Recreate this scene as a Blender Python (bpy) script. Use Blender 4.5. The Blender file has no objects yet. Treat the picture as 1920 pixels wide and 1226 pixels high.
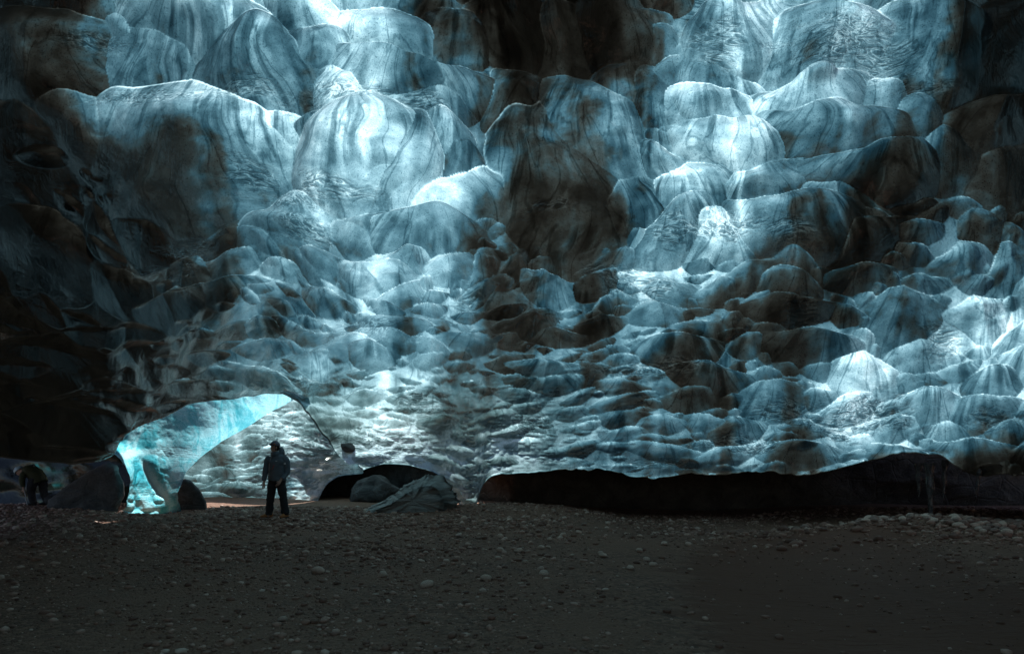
import bpy, bmesh, math, random
import numpy as np
from mathutils import Vector, Matrix

# ------------------------------------------------------------------ camera, sky, sun, exposure
scene = bpy.context.scene
C = scene.collection
F = 1200.0            # focal length in photo pixels (photo is 1920 wide)
HY = 854.0            # horizon row in the photo
EYE = 1.5
cam_d = bpy.data.cameras.new('camera'); cam = bpy.data.objects.new('camera', cam_d); C.objects.link(cam)
cam.location = (0, 0, EYE); cam.rotation_euler = (math.radians(90), 0, 0)
cam_d.sensor_width = 36.0; cam_d.lens = 36.0 * F / 1920.0; cam_d.shift_y = (HY - 613.0) / 1920.0
cam_d.clip_start = 0.1; cam_d.clip_end = 2000
scene.camera = cam
SUN_DIR = Vector((-0.08, 0.56, 0.82)).normalized()      # towards the sun: high, a little beyond the ice
world = bpy.data.worlds.new('World'); scene.world = world; world.use_nodes = True
wn = world.node_tree; wn.nodes.clear()
sky = wn.nodes.new('ShaderNodeTexSky'); sky.sky_type = 'NISHITA'; sky.sun_disc = False
sky.sun_elevation = math.asin(SUN_DIR.z); sky.sun_rotation = math.atan2(SUN_DIR.x, SUN_DIR.y)
bg = wn.nodes.new('ShaderNodeBackground'); bg.inputs['Strength'].default_value = 0.08
wo = wn.nodes.new('ShaderNodeOutputWorld')
wn.links.new(sky.outputs[0], bg.inputs[0]); wn.links.new(bg.outputs[0], wo.inputs[0])
sun_d = bpy.data.lights.new('sun', 'SUN'); sun = bpy.data.objects.new('sun', sun_d); C.objects.link(sun)
sun_d.energy = 5.0; sun_d.angle = math.radians(0.5); sun_d.color = (1.0, 0.96, 0.9)
sun.rotation_euler = SUN_DIR.to_track_quat('Z', 'Y').to_euler()
vs = scene.view_settings; vs.view_transform = 'Standard'; vs.look = 'None'; vs.exposure = 0.65; vs.gamma = 1.0
vs.use_curve_mapping = False
scene.cycles.max_bounces = 9; scene.cycles.diffuse_bounces = 4; scene.cycles.glossy_bounces = 3
scene.cycles.transmission_bounces = 7; scene.cycles.use_denoising = True
scene.cycles.sample_clamp_indirect = 4.0
scene.cycles.caustics_reflective = False; scene.cycles.caustics_refractive = True; scene.cycles.blur_glossy = 0.5

rnd = random.Random(7)
rng = np.random.default_rng(11)

# ------------------------------------------------------------------ numeric helpers
def at(px, py, Y):
    return Vector(((px - 960.0) * Y / F, Y, EYE - (py - HY) * Y / F))

_perm = np.random.default_rng(3).integers(0, 2**31, 4096).astype(np.int64)
def _h(ix, iy, iz):
    return _perm[(ix * 73856093 ^ iy * 19349663 ^ iz * 83492791) & 4095] / 2**31
def vnoise(x, y, z):
    """smooth value noise, -1..1"""
    ix = np.floor(x).astype(np.int64); iy = np.floor(y).astype(np.int64); iz = np.floor(z).astype(np.int64)
    fx = x - ix; fy = y - iy; fz = z - iz
    fx = fx*fx*fx*(fx*(fx*6-15)+10); fy = fy*fy*fy*(fy*(fy*6-15)+10); fz = fz*fz*fz*(fz*(fz*6-15)+10)
    r = 0
    for a in (0, 1):
        wa = fx if a else 1 - fx
        for b in (0, 1):
            wb = fy if b else 1 - fy
            for c in (0, 1):
                wc = fz if c else 1 - fz
                r = r + wa*wb*wc*_h(ix+a, iy+b, iz+c)
    return r*2 - 1
def fbm(x, y, z, oct=4, gain=0.5):
    r = 0; a = 1.0; s = 0
    for o in range(oct):
        r = r + a*vnoise(x*2**o + 17.3*o, y*2**o + 5.1*o, z*2**o - 9.7*o); s += a; a *= gain
    return r/s
def sstep(a, b, x):
    t = np.clip((x-a)/(b-a), 0, 1); return t*t*(3-2*t)
def tps(ctrl):
    """thinplate spline through (px, py, value)"""
    P = np.array(ctrl, float); xy = P[:, :2]/500.0; v = P[:, 2]; n = len(P)
    d = np.sqrt(((xy[:, None]-xy[None])**2).sum(-1)); K = np.where(d > 0, d*d*np.log(d+1e-12), 0)
    A = np.zeros((n+3, n+3)); A[:n, :n] = K + np.eye(n)*0.02
    A[:n, n] = 1; A[:n, n+1:] = xy; A[n, :n] = 1; A[n+1:, :n] = xy.T
    w = np.linalg.solve(A, np.concatenate([v, np.zeros(3)]))
    def f(px, py):
        x = px/500.0; y = py/500.0
        r = w[n] + w[n+1]*x + w[n+2]*y
        for i in range(n):
            q = (x-xy[i, 0])**2 + (y-xy[i, 1])**2
            r = r + w[i]*0.5*q*np.log(q+1e-12)
        return r
    return f
def curve(pts):
    xs = np.array([p[0] for p in pts], float); ys = np.array([p[1] for p in pts], float)
    def f(x):
        x = np.asarray(x, float)
        i = np.clip(np.searchsorted(xs, x)-1, 0, len(xs)-2)
        t = np.clip((x-xs[i])/(xs[i+1]-xs[i]), 0, 1)
        m = np.gradient(ys, xs)
        # limited cubic
        h = xs[i+1]-xs[i]; s = (ys[i+1]-ys[i])/h
        m0 = np.where(m[i]*s > 0, np.sign(s)*np.minimum(abs(m[i]), 3*abs(s)), 0); m1 = np.where(m[i+1]*s > 0, np.sign(s)*np.minimum(abs(m[i+1]), 3*abs(s)), 0)
        return (2*t**3-3*t**2+1)*ys[i] + (t**3-2*t**2+t)*h*m0 + (-2*t**3+3*t**2)*ys[i+1] + (t**3-t**2)*h*m1
    return f
def grid_field(xs, ys, rows):
    G = np.array(rows, float); xs = np.array(xs, float); ys = np.array(ys, float)
    def f(px, py):
        i = np.clip(np.searchsorted(xs, px)-1, 0, len(xs)-2); j = np.clip(np.searchsorted(ys, py)-1, 0, len(ys)-2)
        t = np.clip((px-xs[i])/(xs[i+1]-xs[i]), 0, 1); s = np.clip((py-ys[j])/(ys[j+1]-ys[j]), 0, 1)
        t = t*t*(3-2*t); s = s*s*(3-2*s)
        return (G[j, i]*(1-t)+G[j, i+1]*t)*(1-s) + (G[j+1, i]*(1-t)+G[j+1, i+1]*t)*s
    return f

def link(name, me, mat=None, parent=None, smooth=True):
    o = bpy.data.objects.new(name, me); C.objects.link(o)
    if mat is not None and not me.materials: me.materials.append(mat)
    if parent is not None: o.parent = parent
    if smooth and len(me.polygons): me.polygons.foreach_set('use_smooth', np.ones(len(me.polygons), dtype=bool))
    return o
def tag(o, label=None, cat=None, group=None, kind=None):
    if label: o['label'] = label
    if cat: o['category'] = cat
    if group: o['group'] = group
    if kind: o['kind'] = kind
    return o
def mesh_arrays(name, V, Fq):
    """fast mesh from vertex array and equal-sided face array"""
    me = bpy.data.meshes.new(name); n = Fq.shape[1]
    me.vertices.add(len(V)); me.vertices.foreach_set('co', V.astype(np.float32).ravel())
    me.loops.add(Fq.size); me.loops.foreach_set('vertex_index', Fq.astype(np.int32).ravel())
    me.polygons.add(len(Fq)); me.polygons.foreach_set('loop_start', (np.arange(len(Fq))*n).astype(np.int32))
    me.update(calc_edges=True); return me
def grid_faces(ny, nx):
    idx = np.arange(ny*nx).reshape(ny, nx)
    return np.stack([idx[:-1, :-1], idx[1:, :-1], idx[1:, 1:], idx[:-1, 1:]], -1).reshape(-1, 4)
def add_attr(me, name, arr, typ='FLOAT'):
    a = me.attributes.new(name, typ, 'POINT')
    a.data.foreach_set('value' if typ == 'FLOAT' else 'vector', np.asarray(arr, np.float32).ravel())

# ------------------------------------------------------------------ material helpers
class N:
    def __init__(s, name):
        s.m = bpy.data.materials.new(name); s.m.use_nodes = True; s.t = s.m.node_tree; s.t.nodes.clear()
        s.out = s.t.nodes.new('ShaderNodeOutputMaterial')
    def n(s, typ, **kw):
        nd = s.t.nodes.new('ShaderNode'+typ)
        for k, v in kw.items():
            if k.startswith('_'): setattr(nd, k[1:], v)
        for k, v in kw.items():
            if not k.startswith('_'):
                key = int(k[1:]) if k[0] == 'i' and k[1:].isdigit() else k.replace('__', ' ')
                s.set(nd.inputs[key], v)
        return nd
    def set(s, sock, v):
        if isinstance(v, bpy.types.NodeSocket): s.t.links.new(v, sock)
        elif isinstance(v, bpy.types.Node): s.t.links.new(v.outputs[0], sock)
        else: sock.default_value = v
    def math(s, op, a, b=0.0, c=0.0, clamp=False):
        return s.n('Math', _operation=op, _use_clamp=clamp, i0=a, i1=b, i2=c).outputs[0]
    def mix(s, f, a, b, blend='MIX'):
        nd = s.t.nodes.new('ShaderNodeMix'); nd.data_type = 'RGBA'; nd.blend_type = blend; nd.clamp_result = False
        s.set(nd.inputs[0], f); s.set(nd.inputs[6], a); s.set(nd.inputs[7], b); return nd.outputs[2]
    def attr(s, name): return s.n('Attribute', _attribute_name=name)
    def ramp(s, f, stops):
        nd = s.t.nodes.new('ShaderNodeValToRGB'); s.set(nd.inputs[0], f); e = nd.color_ramp.elements
        while len(e) < len(stops): e.new(0.5)
        for q, (p, c) in zip(e, stops):
            q.position = p; q.color = (c, c, c, 1) if isinstance(c, (int, float)) else (*c, 1)
        return nd.outputs[0]
    def mrange(s, v, a, b, c=0.0, d=1.0):
        return s.n('MapRange', _interpolation_type='SMOOTHSTEP', i0=v, i1=a, i2=b, i3=c, i4=d).outputs[0]
    def done(s, shader): s.t.links.new(shader if isinstance(shader, bpy.types.NodeSocket) else shader.outputs[0], s.out.inputs[0]); return s.m

# ------------------------------------------------------------------ materials
def ice_material(name, tint=(0.68, 0.44, 0.37), gain=1.0, foil_gain=1.0, ash=1.0, rough=0.07, base=(0.66, 0.92, 1.0)):
    """glacier ice seen against the daylight behind it: light filters through, ash streaks and a painted brightness map take it away"""
    k = N(name)
    clear = k.attr('clear').outputs['Fac']; thin = k.attr('thin').outputs['Fac']; foil = k.attr('foil').outputs['Fac']  # clear carries painted light and dark, thin carries painted bright rims
    silver = k.attr('silver').outputs['Fac']
    flow = k.attr('flow').outputs['Vector']
    pos = k.n('NewGeometry').outputs['Position']
    st = k.n('Mapping', Vector=flow, Scale=(3.4, 0.42, 1.0))
    s1 = k.n('TexNoise', Vector=st, Scale=1.0, Detail=5.0, Roughness=0.5, Distortion=0.5).outputs[0]
    st2 = k.n('Mapping', Vector=flow, Scale=(11.0, 1.0, 1.0))
    s2 = k.n('TexNoise', Vector=st2, Scale=1.0, Detail=6.0, Roughness=0.6, Distortion=0.5).outputs[0]
    cloud = k.n('TexNoise', Vector=pos, Scale=1.0, Detail=8.0, Roughness=0.7, Distortion=1.2).outputs[0]
    patch = k.n('TexNoise', Vector=pos, Scale=0.55, Detail=2.0, Roughness=0.5).outputs[0]
    speck = k.n('TexNoise', Vector=pos, Scale=24.0, Detail=3.0, Roughness=0.7).outputs[0]
    speck2 = k.n('TexNoise', Vector=pos, Scale=60.0, Detail=2.0, Roughness=0.7).outputs[0]
    banded = k.mrange(patch, 0.47, 0.60)
    streak = k.math('ADD', k.math('MULTIPLY', k.mrange(s1, 0.46, 0.60), 1.0), k.math('MULTIPLY', k.mrange(s2, 0.42, 0.74), 0.45))
    streak = k.math('MULTIPLY', streak, k.math('ADD', 0.15, k.math('MULTIPLY', banded, 1.1)))
    # ash streaks fade out in the crinkled fracture zones
    streak = k.math('MULTIPLY', streak, k.math('MULTIPLY', k.math('SUBTRACT', 1.0, k.math('MULTIPLY', foil, 0.8)), k.math('SUBTRACT', 1.0, k.math('MULTIPLY', silver, 0.6))))
    wrink = k.n('TexNoise', _noise_type='RIDGED_MULTIFRACTAL', Vector=k.n('Mapping', Vector=flow, Scale=(3.6, 8.5, 1.0)), Scale=1.6, Detail=6.0, Roughness=0.56, Lacunarity=2.1, Offset=1.0, Gain=2.0, Distortion=0.9)
    wrink = wrink.outputs[0]
    d = k.math('MULTIPLY', k.math('LOGARITHM', k.math('MAXIMUM', clear, 0.002), math.e), -1.0)
    d = k.math('ADD', d, k.math('MULTIPLY', streak, 1.0*ash))
    d = k.math('ADD', d, k.math('MULTIPLY', k.math('SUBTRACT', cloud, 0.5), 2.6*(0.4+0.6*ash)))
    d = k.math('ADD', d, k.math('ADD', k.math('MULTIPLY', k.mrange(speck, 0.56, 0.72), 0.9), k.math('MULTIPLY', k.mrange(speck2, 0.56, 0.68), 0.9)))
    d = k.math('SUBTRACT', d, k.math('MULTIPLY', thin, 3.0))
    fw = k.math('MULTIPLY', foil, foil_gain)
    vn = k.n('TexNoise', Vector=k.n('Mapping', Vector=flow, Scale=(1.5, 0.35, 1.0)), Scale=1.0, Detail=4.0, Roughness=0.5, Distortion=0.9).outputs[0]
    vein = k.mrange(k.math('ABSOLUTE', k.math('SUBTRACT', vn, 0.5)), 0.022, 0.0)
    fn = k.n('TexNoise', Vector=pos, Scale=1.5, Detail=3.0, Roughness=0.45, Distortion=1.6).outputs[0]
    frac = k.mrange(k.math('ABSOLUTE', k.math('SUBTRACT', fn, 0.52)), 0.012, 0.0)
    d = k.math('ADD', d, k.math('SUBTRACT', k.math('MULTIPLY', vein, 0.7*ash), k.math('MULTIPLY', frac, 0.22)))
    d = k.math('SUBTRACT', d, k.math('MULTIPLY', fw, k.math('SUBTRACT', k.math('MULTIPLY', k.mrange(wrink, 0.6, 2.4), 2.3), 1.0)))
    d = k.math('MAXIMUM', d, 0.02)
    dark_tint = k.mrange(clear, 0.06, 0.003)            # debris tint where the painted brightness is darkest: absorbs blue a little more
    chans = []
    for i in range(3):
        kk = k.math('ADD', k.math('MULTIPLY', k.math('SUBTRACT', 1.0, silver), tint[i]), k.math('MULTIPLY', silver, (0.44, 0.36, 0.40)[i]))
        kk = k.math('ADD', kk, (0.36, 0.38, 0.38)[i])
        kk = k.math('ADD', k.math('MULTIPLY', kk, k.math('SUBTRACT', 1.0, dark_tint)), k.math('MULTIPLY', dark_tint, (0.925, 0.98, 1.03)[i]))
        chans.append(k.math('MULTIPLY', k.math('EXPONENT', k.math('MULTIPLY', k.math('MULTIPLY', d, kk), -1.0)), gain*base[i]))
    col = k.n('CombineColor', i0=chans[0], i1=chans[1], i2=chans[2]).outputs[0]
    fine = k.n('TexNoise', Vector=pos, Scale=3.5, Detail=6.0, Roughness=0.6, Distortion=0.5).outputs[0]
    hgt = k.math('ADD', k.math('MULTIPLY', fine, 0.022), k.math('MULTIPLY', k.math('MULTIPLY', wrink, fw), 0.022))
    hgt = k.math('ADD', hgt, k.math('MULTIPLY', s2, 0.008))
    bump = k.n('Bump', Strength=1.0, Distance=1.0, Height=hgt)
    trans = k.n('BsdfTranslucent', Color=col, Normal=bump)
    diff = k.n('BsdfDiffuse', Color=(0.05, 0.055, 0.055, 1), Normal=bump)
    body = k.n('MixShader', i0=0.12, i1=trans, i2=diff)
    gl = k.n('BsdfGlossy', Color=(1, 1, 1, 1), Roughness=rough, Normal=bump)
    fr = k.n('Fresnel', IOR=1.5, Normal=bump)
    return k.done(k.n('MixShader', i0=fr, i1=body, i2=gl))

M = {}
M['ice'] = ice_material('glacier_ice', gain=0.9)

# ------------------------------------------------------------------ the ice: scalloped sheets of the glacier's underside
# every cup of the underside: centre and half-sizes in the sheet's own (a, b) coordinates
CUPS = [(400,60,150,70),(480,130,120,80),(320,120,80,90),(590,120,50,60),(720,90,110,60),(870,90,60,70),(740,160,140,45),
 (580,30,60,60),(370,290,150,140),(500,300,60,120),(670,300,90,90),(770,330,70,70),(820,270,60,50),(855,320,45,50),(640,205,110,40),(800,205,80,40),
 (830,380,90,45),(790,430,90,35),(540,440,90,55),(680,430,60,35),(300,450,80,70),(420,460,60,50),(340,580,120,60),(430,560,50,45),
 (600,500,60,60),(700,520,70,55),(830,500,60,45),(620,575,60,40),(1000,330,110,150),(1080,230,80,90),(960,220,60,80),(1050,100,80,90),
 (940,60,70,80),(1150,60,60,80),(1195,180,40,80),(1130,160,70,60),(1340,150,90,55),(1320,200,85,50),(1520,185,110,50),(1650,195,90,55),
 (1560,250,130,55),(1380,255,90,55),(1690,250,55,50),(1250,262,38,22),(1250,300,50,28),(1290,355,80,55),(1420,350,80,60),(1620,325,110,45),
 (1560,372,80,32),(1400,50,100,60),(1560,80,120,80),(1750,110,120,110),(1860,120,100,100),(1850,250,100,60),(1750,320,60,60),(1860,340,70,60),
 (1480,420,110,55),(1610,460,100,55),(1260,425,70,40),(1340,440,80,40),(1140,400,70,60),(1690,600,90,90),(1600,520,80,38),(1400,520,60,45),
 (1480,585,105,42),(1830,600,75,80),(1885,510,70,80),(1790,490,60,50),(1520,650,120,45),(1330,705,90,45),(1450,740,90,55),(1620,705,80,60),
 (1750,760,80,45),(1860,720,60,50),(1820,845,100,45),(1680,850,90,40),(1500,850,100,40),(1350,858,90,32),(1250,850,80,28),
 (1030,525,80,60),(1130,530,60,40),(960,495,50,40),(1000,610,60,35),(1130,610,60,35),(1240,590,60,35),(650,650,50,30),(690,670,60,35),
 (960,680,50,30),(1100,700,55,35),(1000,830,50,20),(1090,840,50,22),(1180,820,55,24),
 (100,120,110,110),(60,300,110,130),(160,250,90,90),(90,480,120,110),(210,540,80,80),(90,680,130,90),(240,680,80,60),(110,790,130,60),(240,770,60,40)]
SIZE = grid_field([-300,0,300,500,700,900,1100,1400,1700,1920,2300],[-600,0,200,400,550,700,800,900],[
 [150,140,120,120,120,120,120,120,120,130,150],[120,110,90,90,80,80,80,80,90,100,120],[110,100,85,75,70,65,60,60,65,75,100],
 [110,100,70,55,50,45,45,50,60,65,90],[110,90,55,38,34,34,34,42,50,60,90],[100,80,45,24,20,22,26,36,46,55,80],
 [100,80,40,18,15,17,22,32,42,50,80],[100,80,40,15,13,15,20,30,38,45,80]])
def fill_cups(x0, x1, y0, y1, cups, tries=9000):
    P = np.zeros((4000, 4)); n = 0
    for c in cups:
        P[n] = c; n += 1
    for _ in range(tries):
        x = rng.uniform(x0, x1); y = rng.uniform(y0, y1)
        s = float(SIZE(np.array([x]), np.array([y]))[0])*(0.42+1.5*rng.uniform(0, 1)**2.2)*(1.0 if y < 350 else 0.75)
        low = min(max((y-450)/250, 0), 1)*(1 if x < 1250 else 0.45)
        sx = s*rng.uniform(0.9, 1.5)*(1+0.25*low); sy = s*rng.uniform(0.6, 1.0)*(1-0.38*low)
        if n and (np.hypot((P[:n, 0]-x)/(P[:n, 2]*0.85+sx*0.55), (P[:n, 1]-y)/(P[:n, 3]*0.85+sy*0.55)) < 1.0).any(): continue
        P[n] = (x, y, sx, sy); n += 1
        if n >= 3990: break
    return P[:n]

DEPTH = tps([(-350,-700,4.2),(300,-700,5.0),(960,-700,5.2),(1600,-700,5.0),(2250,-700,4.2),(-350,0,6.0),(-350,500,7),(-350,850,8),
 (0,0,7.5),(300,0,9),(700,0,10),(960,0,9.6),(1300,0,10),(1700,0,8.6),(1920,0,7.4),(2250,0,6),
 (0,300,8.2),(300,300,10),(700,300,12.8),(960,300,12),(1300,300,12),(1700,300,10.5),(1920,300,9.2),(2250,300,7.5),
 (0,600,8.8),(300,600,11.5),(600,600,16),(800,600,18),(960,600,16.6),(1300,600,14.5),(1700,600,12),(1920,600,10.8),(2250,600,9),
 (0,750,9.2),(200,750,11),(450,750,16.5),(548,744,21.2),(600,750,21.3),(760,750,21.4),(960,750,18.6),(1300,750,16),(1700,750,13),(1920,750,12),
 (0,850,9.8),(200,850,12),(575,772,21.7),(605,812,22.2),(632,856,22.5),(655,884,22.6),(560,900,23.5),(760,850,22.0),(870,850,19.5),(960,850,18.3),(1300,850,16.5),(1700,850,14),(1920,850,12.8),(2250,850,10.5),
 (875,950,18.6)])
GLOW_MAP = grid_field([-400,0,120,240,360,480,600,720,840,960,1080,1200,1320,1440,1560,1680,1800,1920,2300],[-700,-150,0,100,200,300,400,500,600,700,800,900],[  # light and dark zones painted into the ice's transmission
 [1,2,3,5,6.5,6.5,7,6.5,6,5.5,5.5,6,6.5,7,7,6.5,4,2,1],[.6,1.5,2.5,4.5,6,6,6.5,5.5,4,3,3,4,5.5,6.5,6.5,5,2.5,1,.4],  # rows above the view, brightened to light the floor
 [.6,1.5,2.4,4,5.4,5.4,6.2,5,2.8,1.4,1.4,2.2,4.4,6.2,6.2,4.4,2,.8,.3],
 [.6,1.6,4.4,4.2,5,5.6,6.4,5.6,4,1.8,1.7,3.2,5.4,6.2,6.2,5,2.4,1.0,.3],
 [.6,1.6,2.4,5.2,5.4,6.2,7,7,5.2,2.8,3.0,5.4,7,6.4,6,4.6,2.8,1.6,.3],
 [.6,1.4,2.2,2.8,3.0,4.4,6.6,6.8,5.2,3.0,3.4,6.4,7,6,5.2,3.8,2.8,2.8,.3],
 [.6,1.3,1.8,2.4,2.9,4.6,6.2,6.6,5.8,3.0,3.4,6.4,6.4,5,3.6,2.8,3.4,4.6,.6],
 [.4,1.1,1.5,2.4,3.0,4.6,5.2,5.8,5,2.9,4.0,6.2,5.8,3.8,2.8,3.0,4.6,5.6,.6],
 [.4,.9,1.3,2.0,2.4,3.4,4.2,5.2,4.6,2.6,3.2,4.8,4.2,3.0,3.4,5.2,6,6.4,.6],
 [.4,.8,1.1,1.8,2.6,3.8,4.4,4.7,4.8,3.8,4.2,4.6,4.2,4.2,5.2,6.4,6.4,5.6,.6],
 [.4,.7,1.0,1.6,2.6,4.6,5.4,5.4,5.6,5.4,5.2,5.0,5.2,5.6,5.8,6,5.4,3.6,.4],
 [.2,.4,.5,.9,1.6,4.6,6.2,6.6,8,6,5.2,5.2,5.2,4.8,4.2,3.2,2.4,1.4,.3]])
FOIL = [(190,90,50,30),(320,195,110,22),(480,185,80,20),(640,200,120,26),(780,215,70,22),(500,350,45,35),(610,370,45,25),(560,400,50,25),
 (1560,90,110,60),(1350,80,70,50),(1650,120,60,60),(1720,190,60,15),(1330,430,120,30),(1480,450,60,25),(1200,530,90,35),(1150,510,70,25),(1260,440,60,25),
 (1180,700,110,14),(1280,690,60,16),(1000,790,60,20),(1380,830,90,16),(1420,845,60,12),(1240,870,60,10),(1480,770,90,30),(1560,800,60,35),
 (1640,770,90,40),(1850,790,70,20),(1500,590,40,30),(380,480,60,20),(330,520,70,18),(590,450,60,22),(700,620,60,30),(1760,640,40,40),(880,560,40,20),
 (700,840,160,40),(560,700,50,20),(780,760,70,30),(1040,400,60,12),(650,380,60,20)]

def ice_sheet(name, mat, x0, x1, top, bot, depth, cups, nx, ny, amp=0.56, roof=3.0, roof_rise=0.12, roof_rows=14,  # roof: dark lip roof added to block the sun
              clear=None, silver=None, lump=0.5, small=1.0, foil_extra=0.0, dense=None, seed=1):  # clear: brightness map painted into the transmission
    rng = np.random.default_rng(seed)
    if dense:                                                      # fine columns in the part one looks at, coarse ones at the flanks
        q = nx//14; xs = np.concatenate([np.linspace(x0, dense[0], q, endpoint=False), np.linspace(dense[0], dense[1], nx-2*q), np.linspace(dense[1], x1, q+1)[1:]])
        r = ny//10; tv = np.concatenate([np.linspace(0, dense[2], r, endpoint=False), np.linspace(dense[2], 1, ny-r)])[:, None]
    else:
        xs = np.linspace(x0, x1, nx); tv = np.linspace(0, 1, ny)[:, None]
    px = xs[None, :].repeat(ny, 0)
    py = top(px[0])[None, :]*(1-tv) + bot(px[0])[None, :]*tv
    # cups: nearest two seeds under each seed's own stretched metric, reaching further below the seed than above
    big = 1-0.6*sstep(450, 700, py); wx = px + 34*big*fbm(px/130, py/130, px*0+3.3, 3, 0.42); wy = py + 32*big*fbm(px/130, py/130, px*0+8.8, 3, 0.42)
    Y = depth(px, py)
    def carve(cups, up, down, power):
        """union of cups hollowed into the ice; each is steep under its upper rim and runs out slowly below"""
        c1 = np.zeros(px.shape); c2 = np.zeros(px.shape); ID = np.zeros(px.shape, np.int32); V = np.zeros(px.shape)
        A = rng.uniform(0.55, 1.45, len(cups)); cc = np.array(cups); lowc = sstep(380, 620, cc[:, 1]); EX = rng.uniform(1.05, 2.3, len(cups))*(1-0.28*lowc); EY = rng.uniform(1.3, 2.1, len(cups))*(1-0.22*lowc); SK = rng.uniform(-0.4, 0.4, len(cups))
        cc = np.array(cups); TH = rng.normal(0, 0.38, len(cups)) + 0.35*vnoise(cc[:, 0]/330, cc[:, 1]/260, cc[:, 0]*0+2.5) + np.clip((900-cc[:, 0])/900, 0, 1)*0.30 - np.clip((cc[:, 0]-1250)/900, 0, 1)*0.25
        TH = TH*(1-0.65*sstep(480, 680, cc[:, 1]))
        for i, (cx, cy, rx, ry) in enumerate(cups):
            rr = max(1.7*rx, 1.2*ry); a = np.searchsorted(px[0], cx-rr-25); b = np.searchsorted(px[0], cx+rr+25)
            if b-a < 1: continue
            qx = wx[:, a:b]-cx; qy = wy[:, a:b]-(cy-0.45*ry); ct, sn = math.cos(TH[i]), math.sin(TH[i])
            dy0 = -sn*qx+ct*qy; dx0 = ct*qx+sn*qy
            wid = np.clip(1.0+0.22*dy0/ry, 0.75, 1.5)
            dx = (dx0-SK[i]*dy0)/(1.35*rx*wid)
            dy = np.where(dy0 < 0, dy0/(up*ry), dy0/(down*ry))
            d = np.abs(dx)**EX[i]+np.abs(dy)**EY[i]
            hgt = A[i]*(rx*0.55+ry*0.45)*(1-np.minimum(d, 1)**power)
            f1 = c1[:, a:b]; f2 = c2[:, a:b]; idv = ID[:, a:b]; vv = V[:, a:b]
            near = hgt > f1
            c2[:, a:b] = np.where(near, f1, np.maximum(f2, hgt)); c1[:, a:b] = np.where(near, hgt, f1)
            ID[:, a:b] = np.where(near, i, idv); V[:, a:b] = np.where(near, dy, vv)
        return c1, c2, ID, V, c1/(A[ID]*(np.array(cups)[ID, 2]*0.55+np.array(cups)[ID, 3]*0.45))
    c1, c2, ID, V, deep = carve(cups, 0.75, 1.9, 0.8)
    tiny = [(x+rng.uniform(-1, 1)*rx, y+rng.uniform(-1, 1)*ry, rx*rng.uniform(.25, .5), ry*rng.uniform(.25, .5)) for (x, y, rx, ry) in list(cups)*2 if -80 < x < 2000 and y > -60]
    e1, e2, ID2, V2, deep2 = carve(tiny, 0.8, 1.6, 0.8)
    X = (px-960)*Y/F; Z = EYE-(py-HY)*Y/F
    P = np.stack([X, Y, Z], -1)
    def normals(P):
        du = np.gradient(P, axis=1); dv = np.gradient(P, axis=0)
        n = np.cross(du, dv); n /= np.linalg.norm(n, axis=-1, keepdims=True)+1e-9
        n = np.where((n*P).sum(-1, keepdims=True) > 0, n, -n); return n          # pointing away from the room, into the ice
    nrm = normals(P)
    seeds = np.array(cups)
    mpp = Y/F                                                      # metres per design pixel
    nest = sstep(-0.15, 0.35, fbm(px/170, py/120, px*0+6.1, 2))
    calm = 1-0.30*sstep(560, 720, py)
    h = amp*calm*mpp*c1 + small*amp*0.95*mpp*e1*nest
    for _ in range(2):                                             # crests melted just a little round
        h[1:-1, 1:-1] = 0.4*h[1:-1, 1:-1]+0.15*(h[2:, 1:-1]+h[:-2, 1:-1]+h[1:-1, 2:]+h[1:-1, :-2])
    h = h + lump*fbm(X*0.35, Y*0.35, Z*0.35, 3) + 0.04*small*fbm(X*1.3, Y*1.3, Z*1.3, 2)
    # fine second order of scallops where the ice is far and small-celled
    cells = np.abs(vnoise(px/9.0, py/6.0, px*0+1.7)); fine_m = sstep(620, 760, py)*sstep(1250, 950, px)*sstep(380, 520, px)
    h = h + small*fine_m*0.05*(cells-0.4)
    edge = sstep(0.0, 0.05, tv)                                    # keep the sheet's own rim on its line
    low = 1-sstep(0.988, 1.0, tv)*0.7
    P = P + nrm*(h*low)[..., None]
    rim = sstep(0.10, 0.0, (c1-c2)/(seeds[ID, 2]*0.5+1e-3))*sstep(0.1, -0.45, V)  # bright line painted along each cup's upper rim
    thin = rim*(0.25+0.75*rng.uniform(0.0, 1.0, len(seeds))**1.3)[ID]
    thin = np.maximum(thin, 0.5*nest*sstep(0.2, 0.0, (e1-e2)/(np.array(tiny)[ID2, 2]*0.5+1e-3))*sstep(0.1, -0.45, V2)*rng.uniform(0, 1, len(tiny))[ID2])
    for _ in range(1): thin[1:-1, 1:-1] = 0.4*thin[1:-1, 1:-1]+0.15*(thin[2:, 1:-1]+thin[:-2, 1:-1]+thin[1:-1, 2:]+thin[1:-1, :-2])
    thin = np.maximum(thin, 0.3*sstep(0.991, 1.0, tv)*sstep(-0.2, 0.35, fbm(px/30, px*0+2.2, px*0, 3))*sstep(880, 930, px))  # bright edge painted along the lip over the gap
    # local coordinates that fan out down each cup, for the ash bands
    lx = (wx-seeds[ID, 0])/100.0; ly = (wy-seeds[ID, 1])/100.0
    fan = lx/(1.0+0.40*np.clip((wy-seeds[ID, 1])/seeds[ID, 3], -1, 1.5))
    flow = np.stack([fan+seeds[ID, 0]/100.0, ly+seeds[ID, 1]/100.0, 0.22*rng.uniform(-1, 1, len(seeds))[ID]], -1)
    cl = (clear if clear is not None else GLOW_MAP)(wx+30*fbm(px/60, py/60, px*0+5, 2), wy)/10.0
    curt = fbm(wx/70, wy/420, px*0+4.4, 4)                        # broad curtains of ash that cross the cups
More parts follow.
